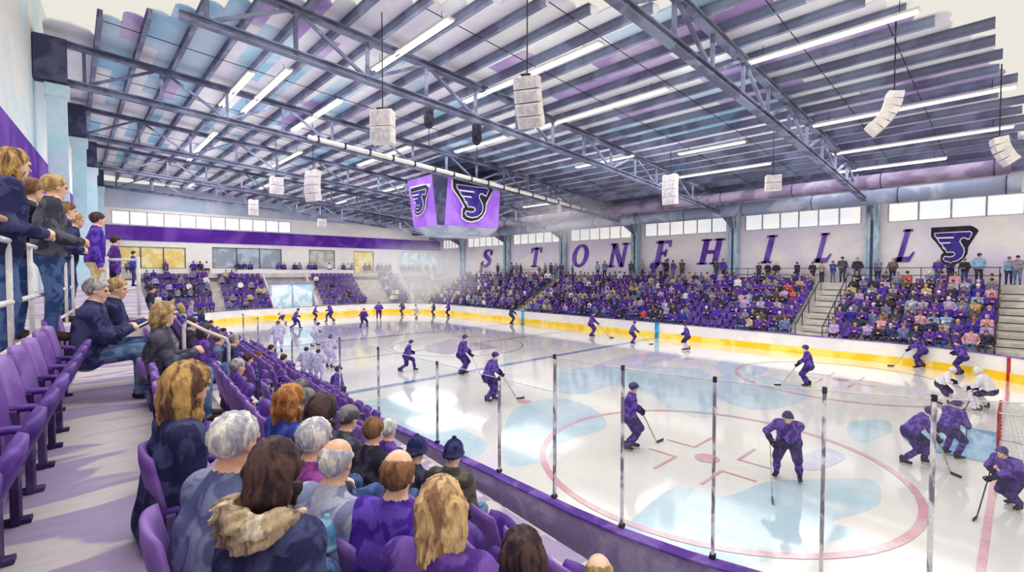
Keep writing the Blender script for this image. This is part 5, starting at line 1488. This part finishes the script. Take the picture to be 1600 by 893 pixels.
def player(label, foot, head_y, phi, kit='purple', lean=.3, hz=.95, feet=((.05, .16), (-.05, -.16)), stick=None, top='L', hands=None, nod=.1, turn=0, shaft=None, hand0=None, goalie=False, lift=0.0):
    P = at_z(foot[0], foot[1], 0)
    D = float((P - CAM) @ FW); hm = (foot[1] - head_y) * D / FOC
    aw = P[:2] / np.linalg.norm(P[:2]); rt = V(aw[1], -aw[0], 0)
    d = rt[:2] * math.cos(D2(phi)) + aw * math.sin(D2(phi)); face = math.atan2(d[1], d[0])
    ca, sa = math.cos(lean), math.sin(lean)
    pel = V(-sa * .22, 0, hz); ch = pel + V(sa, 0, ca) * .34; nk = pel + V(sa, 0, ca) * .55
    hd = rotz(D2(turn)) @ roty(nod)
    head = nk + V(sa * 1.1, 0, max(ca, .5)) * .11 + hd @ V(.03, 0, .05)
    J = dict(pel=pel, chest=ch, neck=nk, head=head, hd=hd, left=V(0, 1, 0))
    Hp = head[2] + .16
    s = min(max(hm / Hp, .88), 1.14)
    sh = pel + V(sa, 0, ca) * .47
    inv = lambda W: rotz(-face) @ (np.array(W, float) - V(P[0], P[1], 0)) / s
    Bl = None
    if stick is not None:
        Bl = inv(at_z(stick[0], stick[1], .03))
        T0 = hand0 if hand0 is not None else V(sh[0] + .24, .16 if top == 'L' else -.16, hz + .10)
        T0 = np.array(T0, float)
        dv = (Bl - T0) / np.linalg.norm(Bl - T0)
    for q, sg in (('L', 1), ('R', -1)):
        J['sh' + q] = sh + V(0, .215 * sg, 0)
        if hands is not None: h = np.array(hands[0 if q == 'L' else 1], float)
        elif Bl is not None: h = T0 if q == top else T0 + dv * .36
        else: h = V(sh[0] + .20, .22 * sg, hz + .12)
        J['el' + q], J['ha' + q] = ik(J['sh' + q], h, .32, .29, (-.6, .8 * sg, -.2))
        J['hi' + q] = pel + V(.0, .105 * sg, -.03)
        f = feet[0 if sg > 0 else 1]
        J['kn' + q], J['an' + q] = ik(J['hi' + q], V(f[0], f[1], .17), .46, .44, (1, .15 * sg, .1))
        J['an' + q][2] = max(J['an' + q][2], .15); J['toe' + q] = J['an' + q] + V(.16, .03 * sg, -.1)
    K = KIT[kit]
    mats = [M_SKIN, U[K[0]], U[K[1]], C_BLACK, M_EYE, M_LIP, U[K[3]], U[K[2]]]
    t = thing('person', label, 'person', (P[0], P[1], lift), face, None, s)
    h = .02 if D < 17 else (.028 if D < 30 else .036)
    F = figure(J, 1.38, D < 17, TOP, GLOVE, sock=True, legw=1.55 if not goalie else 1.35)
    F += [cone(J['shL'] + V(0, -.01, .0), J['shL'] + V(0, -.06, .03), .1, .09, TOP, .03), cone(J['shR'] + V(0, .01, .0), J['shR'] + V(0, .06, .03), .1, .09, TOP, .03)]
    link(bpy.data.objects.new('body', sdf_mesh('body', F, h, mats)), t)
    nm, me = hair_mesh('mask' if goalie else 'helmet', J, max(h * .75, .016), [U[K[4]], U['visor'] if not goalie else C_BLACK]); link(bpy.data.objects.new(nm, me), t)
    for q, sg in (('L', 1), ('R', -1)): skate(J['an' + q], (1, .18 * sg), t)
    if goalie:
        for q, sg in (('L', 1), ('R', -1)):
            kn, an = J['kn' + q], J['an' + q]; m = MB()
            m.bar(V(an[0] + .09, an[1], .08), V(kn[0] + .1, kn[1], kn[2] + .12), .28, .12, up=(1, 0, .2)); m.build('leg_pad', U['wjersey'], t, bevel=.04)
        m = MB(); hL = J['haL']; m.tube([hL + V(.04, 0, .0), hL + V(.13, 0, 0)], [.13, .1], 12); m.build('catch_glove', U['wjersey'], t, smooth=True)
        hR = J['haR']; m = MB(); m.box(hR + V(.08, 0, .02), (.05, .22, .36)); m.build('blocker', U['wjersey'], t, bevel=.02)
    if Bl is not None:
        st = thing('hockey_stick', 'hockey stick held by the ' + label, 'hockey stick', (P[0], P[1], lift), face, None, s)
        words = st['label'].split()
        if len(words) > 15: st['label'] = ' '.join(words[:15])
        a = T0 - dv * .12; hd_ = V(dv[0], dv[1], 0); hd_ /= np.linalg.norm(hd_) + 1e-6
        e = Bl - hd_ * .12
        e = V(e[0], e[1], .04)
        sm = SHAFTD if shaft == 'dark' else SHAFT
        m = MB(); m.bar(a, e, .024, .03); m.build('shaft', sm, st)
        m = MB(); b = MB()
        side = V(-hd_[1], hd_[0], 0)
        pts = [(0, 0), (.14, .0), (.30, .012), (.31, .075), (.14, .07), (.0, .07)]
        m.prism(pts, V(e[0], e[1], 0) + side * .008, hd_, V(0, 0, 1), .02); m.build('blade', C_BLACK, st)
        m = MB(); m.bar(a - dv * .0, a + dv * .14, .032, .036); m.build('grip_tape', C_BLACK, st)
    return t

player('purple player striding right with bent arms, left of the centre emblem', (637, 580), 530, 0, lean=.35, feet=((.38, .1), (-.42, -.1)), hz=.9)
player('purple player standing on the near blue line, upper of the middle pair', (722, 585), 519, -15, lean=.22, stick=(757, 596), feet=((.06, .14), (-.02, -.16)), top='L')
player('purple player gliding below the near blue line, lower of the middle pair', (766, 627), 545, -20, lean=.34, stick=(812, 622), feet=((.1, .14), (-.05, -.16)), top='L')
player('purple player upright behind the glass post left of the faceoff spot', (984, 702), 595, -5, lean=.12, stick=(1030, 689), feet=((.06, .13), (-.08, -.13)), top='L')
player('purple player facing the camera, bent over a long stick by the faceoff spot', (1231, 748), 636, -95, lean=.5, hz=.92, stick=(1207, 781), feet=((.02, .24), (.02, -.24)), top='R', hand0=V(.40, -.34, 1.02), nod=.25)
player('purple player crouching to the right beside the tall right glass post', (1430, 725), 630, 5, lean=.62, hz=.92, stick=(1492, 741), feet=((.22, .18), (-.26, -.2)), top='L', nod=.0)
player('purple player seen from behind in front of the blue crease', (1484, 714), 622, 50, lean=.4, hz=.92, stick=(1510, 684), feet=((.1, .2), (.0, -.22)), top='R', shaft='dark')
player('purple player leaning hard into a turn at the right edge', (1578, 795), 698, -125, lean=.62, hz=.86, stick=(1524, 809), feet=((-.1, .12), (-.3, -.16)), top='R', shaft='dark', nod=.0)
player('purple player facing left alone inside the far faceoff circle', (1262, 604), 538, 185, lean=.16, stick=(1216, 601), feet=((.05, .14), (-.05, -.14)), top='R')
player('purple player leaning left with stick by the yellow strip', (1437, 575), 522, 192, lean=.5, stick=(1393, 571), feet=((.14, .2), (-.18, -.2)), top='R')
player('purple player right of the leaning one at the yellow strip', (1501, 586), 530, 200, lean=.35, feet=((.12, .18), (-.1, -.2)))
player('white and black player with bowed head behind the crease crowd', (1474, 632), 571, 0, 'white', lean=.55, feet=((.2, .16), (-.2, -.16)))
player('white goaltender crouching in mask and pads before the net', (1541, 642), 574, 165, 'white', lean=.5, hz=.80, feet=((.1, .36), (.1, -.36)), stick=(1506, 640), top='R', hand0=V(.42, -.3, .62), goalie=True, shaft='dark', hands=((.40, .34, .8), (.42, -.3, .62)))
player('purple player with pale socks right of the cyan board mark', (1073, 547), 504, 185, 'plum', lean=.2, feet=((.14, .16), (-.14, -.16)))
player('dark purple player with stick left of the cyan board mark', (988, 537), 501, 0, lean=.3, stick=(1017, 537), feet=((.05, .16), (-.05, -.16)))
player('purple player with stick at the far boards under letter O', (924, 526), 484, 0, lean=.25, stick=(955, 527), feet=((.08, .16), (-.05, -.16)))
player('dark clothed player beside the farther cyan board mark', (799, 507), 472, 0, 'dark', lean=.2, stick=(816, 506))
player('purple player at the far boards right of the grey pair', (701, 495), 469, 180, 'purple', lean=.1)
player('dark player left of the purple one at the far boards', (678, 494), 470, 180, 'dark', lean=.1)
player('pale grey player alone near the far corner boards', (651, 497), 477, 180, 'lilac', lean=.15)
player('dark player standing before the tunnel at the far boards', (629, 493), 468, 200, 'dark', lean=.3)
player('rounded purple player upright before the yellow strip', (592, 499), 471, 90, lean=.1)
player('purple player striding with legs apart on the far ice', (568, 512), 481, -60, lean=.2, feet=((.05, .34), (.05, -.34)))
player('tall purple player striding left before the end seats', (516, 503), 468, 170, lean=.3, feet=((.3, .14), (-.3, -.14)))
player('purple player skating beside the tall striding one', (492, 501), 477, 0, lean=.3)
player('dark purple player running right near the far left boards', (462, 514), 481, 0, lean=.4, feet=((.34, .12), (-.34, -.12)))
player('white and black player striding at the far left boards', (441, 506), 479, 180, 'white', lean=.35, feet=((.36, .12), (-.36, -.12)))
player('lilac clothed player standing between two far glass posts', (435, 551), 498, 90, 'lilac', lean=.08)
player('grey lilac player bending by the red line near the glass', (492, 541), 503, 0, 'lilac', lean=.5, feet=((.2, .14), (-.2, -.14)))
player('pale player facing away, left of the pair behind the glass', (479, 597), 541, 80, 'lilac', lean=.1)
player('pale player facing away, right of the pair behind the glass', (497, 598), 552, 70, 'lilac', lean=.1)
player('pale player with raised arms nearer the blue line by the glass', (515, 575), 522, 60, 'lilac', lean=.2)
player('purple player with stick standing just behind the near glass', (525, 652), 570, -20, lean=.15, stick=(556, 652), top='R', shaft='dark')

# ------------------------------------------------------------------ goal
g = thing('hockey_goal', 'red-piped hockey goal with white net at the right edge', 'goal', (XC, GL, 0))
gw = .915
for s in (-1, 1):
    m = MB(); m.tube([(s * gw, 0, 0), (s * gw, 0, 1.22)], .032, 10); m.build('post', C_MARKR, g, smooth=True)
m = MB(); m.tube([(-gw, 0, 1.22), (gw, 0, 1.22)], .032, 10); m.build('crossbar', C_MARKR, g, smooth=True)
m = MB(); m.tube([(-gw, 0, .03)] + [(-gw * math.cos(a) * 1.05, -.2 - .9 * math.sin(a), .03) for a in np.linspace(.1, PI - .1, 12)] + [(gw, 0, .03)], .028, 8); m.build('base_frame', C_NET, g, smooth=True)
m = MB(); m.tube([(-gw, 0, 1.22), (-gw * .9, -.4, 1.2), (-.4, -.56, 1.18), (.4, -.56, 1.18), (gw * .9, -.4, 1.2), (gw, 0, 1.22)], .024, 8); m.build('top_frame', C_NET, g, smooth=True)
m = MB()
botp = [(-gw, 0)] + [(-gw * math.cos(a) * 1.05, -.2 - .9 * math.sin(a)) for a in np.linspace(.1, PI - .1, 22)] + [(gw, 0)]
topp = [(-gw, 0)] + [(-gw * .95 * math.cos(a), -.1 - .46 * math.sin(a)) for a in np.linspace(.1, PI - .1, 22)] + [(gw, 0)]
for a, b in zip(botp, topp): m.tube([(a[0], a[1], .05), (b[0], b[1], 1.2)], .007, 4)
for f in np.linspace(.05, .95, 11):
    m.tube([(a[0] * (1 - f) + b[0] * f, a[1] * (1 - f) + b[1] * f, .05 + 1.15 * f) for a, b in zip(botp, topp)], .007, 4)
for f in np.linspace(.1, .9, 9): m.tube([(-gw + 2 * gw * f, 0, 1.21), (-gw * .9 + 1.8 * gw * f, -.5, 1.19)], .007, 4)
m.build('net', C_NET, g)

# ------------------------------------------------------------------ white glare in the far corner and under the roof, imitated by added volumes
def glare_haze(px, py, D, r, dens, label):
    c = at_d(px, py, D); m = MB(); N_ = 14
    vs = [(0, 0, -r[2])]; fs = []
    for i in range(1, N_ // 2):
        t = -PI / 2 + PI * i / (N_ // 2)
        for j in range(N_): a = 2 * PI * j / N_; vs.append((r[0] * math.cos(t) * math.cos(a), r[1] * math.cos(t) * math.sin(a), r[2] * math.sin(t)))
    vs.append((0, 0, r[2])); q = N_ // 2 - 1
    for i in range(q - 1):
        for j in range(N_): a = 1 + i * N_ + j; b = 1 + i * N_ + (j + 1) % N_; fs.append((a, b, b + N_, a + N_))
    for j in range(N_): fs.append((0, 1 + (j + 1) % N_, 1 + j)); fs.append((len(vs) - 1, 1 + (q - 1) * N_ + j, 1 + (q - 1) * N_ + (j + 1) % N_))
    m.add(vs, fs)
    k = bpy.data.materials.new('glare_air'); k.use_nodes = True; nt = k.node_tree; N = nt.nodes; L = nt.links
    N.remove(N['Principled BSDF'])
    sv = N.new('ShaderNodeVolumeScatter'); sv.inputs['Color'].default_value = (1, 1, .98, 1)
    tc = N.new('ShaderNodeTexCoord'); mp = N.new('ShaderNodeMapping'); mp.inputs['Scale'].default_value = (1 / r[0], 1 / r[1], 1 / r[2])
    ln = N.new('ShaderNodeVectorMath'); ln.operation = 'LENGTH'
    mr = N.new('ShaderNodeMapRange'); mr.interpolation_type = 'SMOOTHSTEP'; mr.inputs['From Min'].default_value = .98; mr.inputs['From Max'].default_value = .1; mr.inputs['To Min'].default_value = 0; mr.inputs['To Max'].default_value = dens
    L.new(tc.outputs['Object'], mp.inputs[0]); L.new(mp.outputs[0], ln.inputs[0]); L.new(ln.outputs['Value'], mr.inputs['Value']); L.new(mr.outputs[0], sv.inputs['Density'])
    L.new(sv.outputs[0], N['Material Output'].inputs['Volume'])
    m.build('glare_haze', k, None, kind='stuff', label=label, cat='glare_haze', loc=c)
glare_haze(655, 428, 50, (9, 9, 4.2), .09, 'added pale glare over the far corner of the rink and stands')
glare_haze(885, 345, 42, (6.5, 6.5, 2.7), .10, 'added pale glare before the third wall bay under the roof')
try:
    SC.cycles.volume_step_rate = 4; SC.cycles.volume_max_steps = 24; SC.cycles.volume_bounces = 1
except Exception: pass
# ------------------------------------------------------------------ light
w = bpy.data.worlds.new('world'); SC.world = w; w.use_nodes = True
bg = w.node_tree.nodes['Background']; bg.inputs[0].default_value = lin((236, 232, 222)); bg.inputs[1].default_value = 1.0
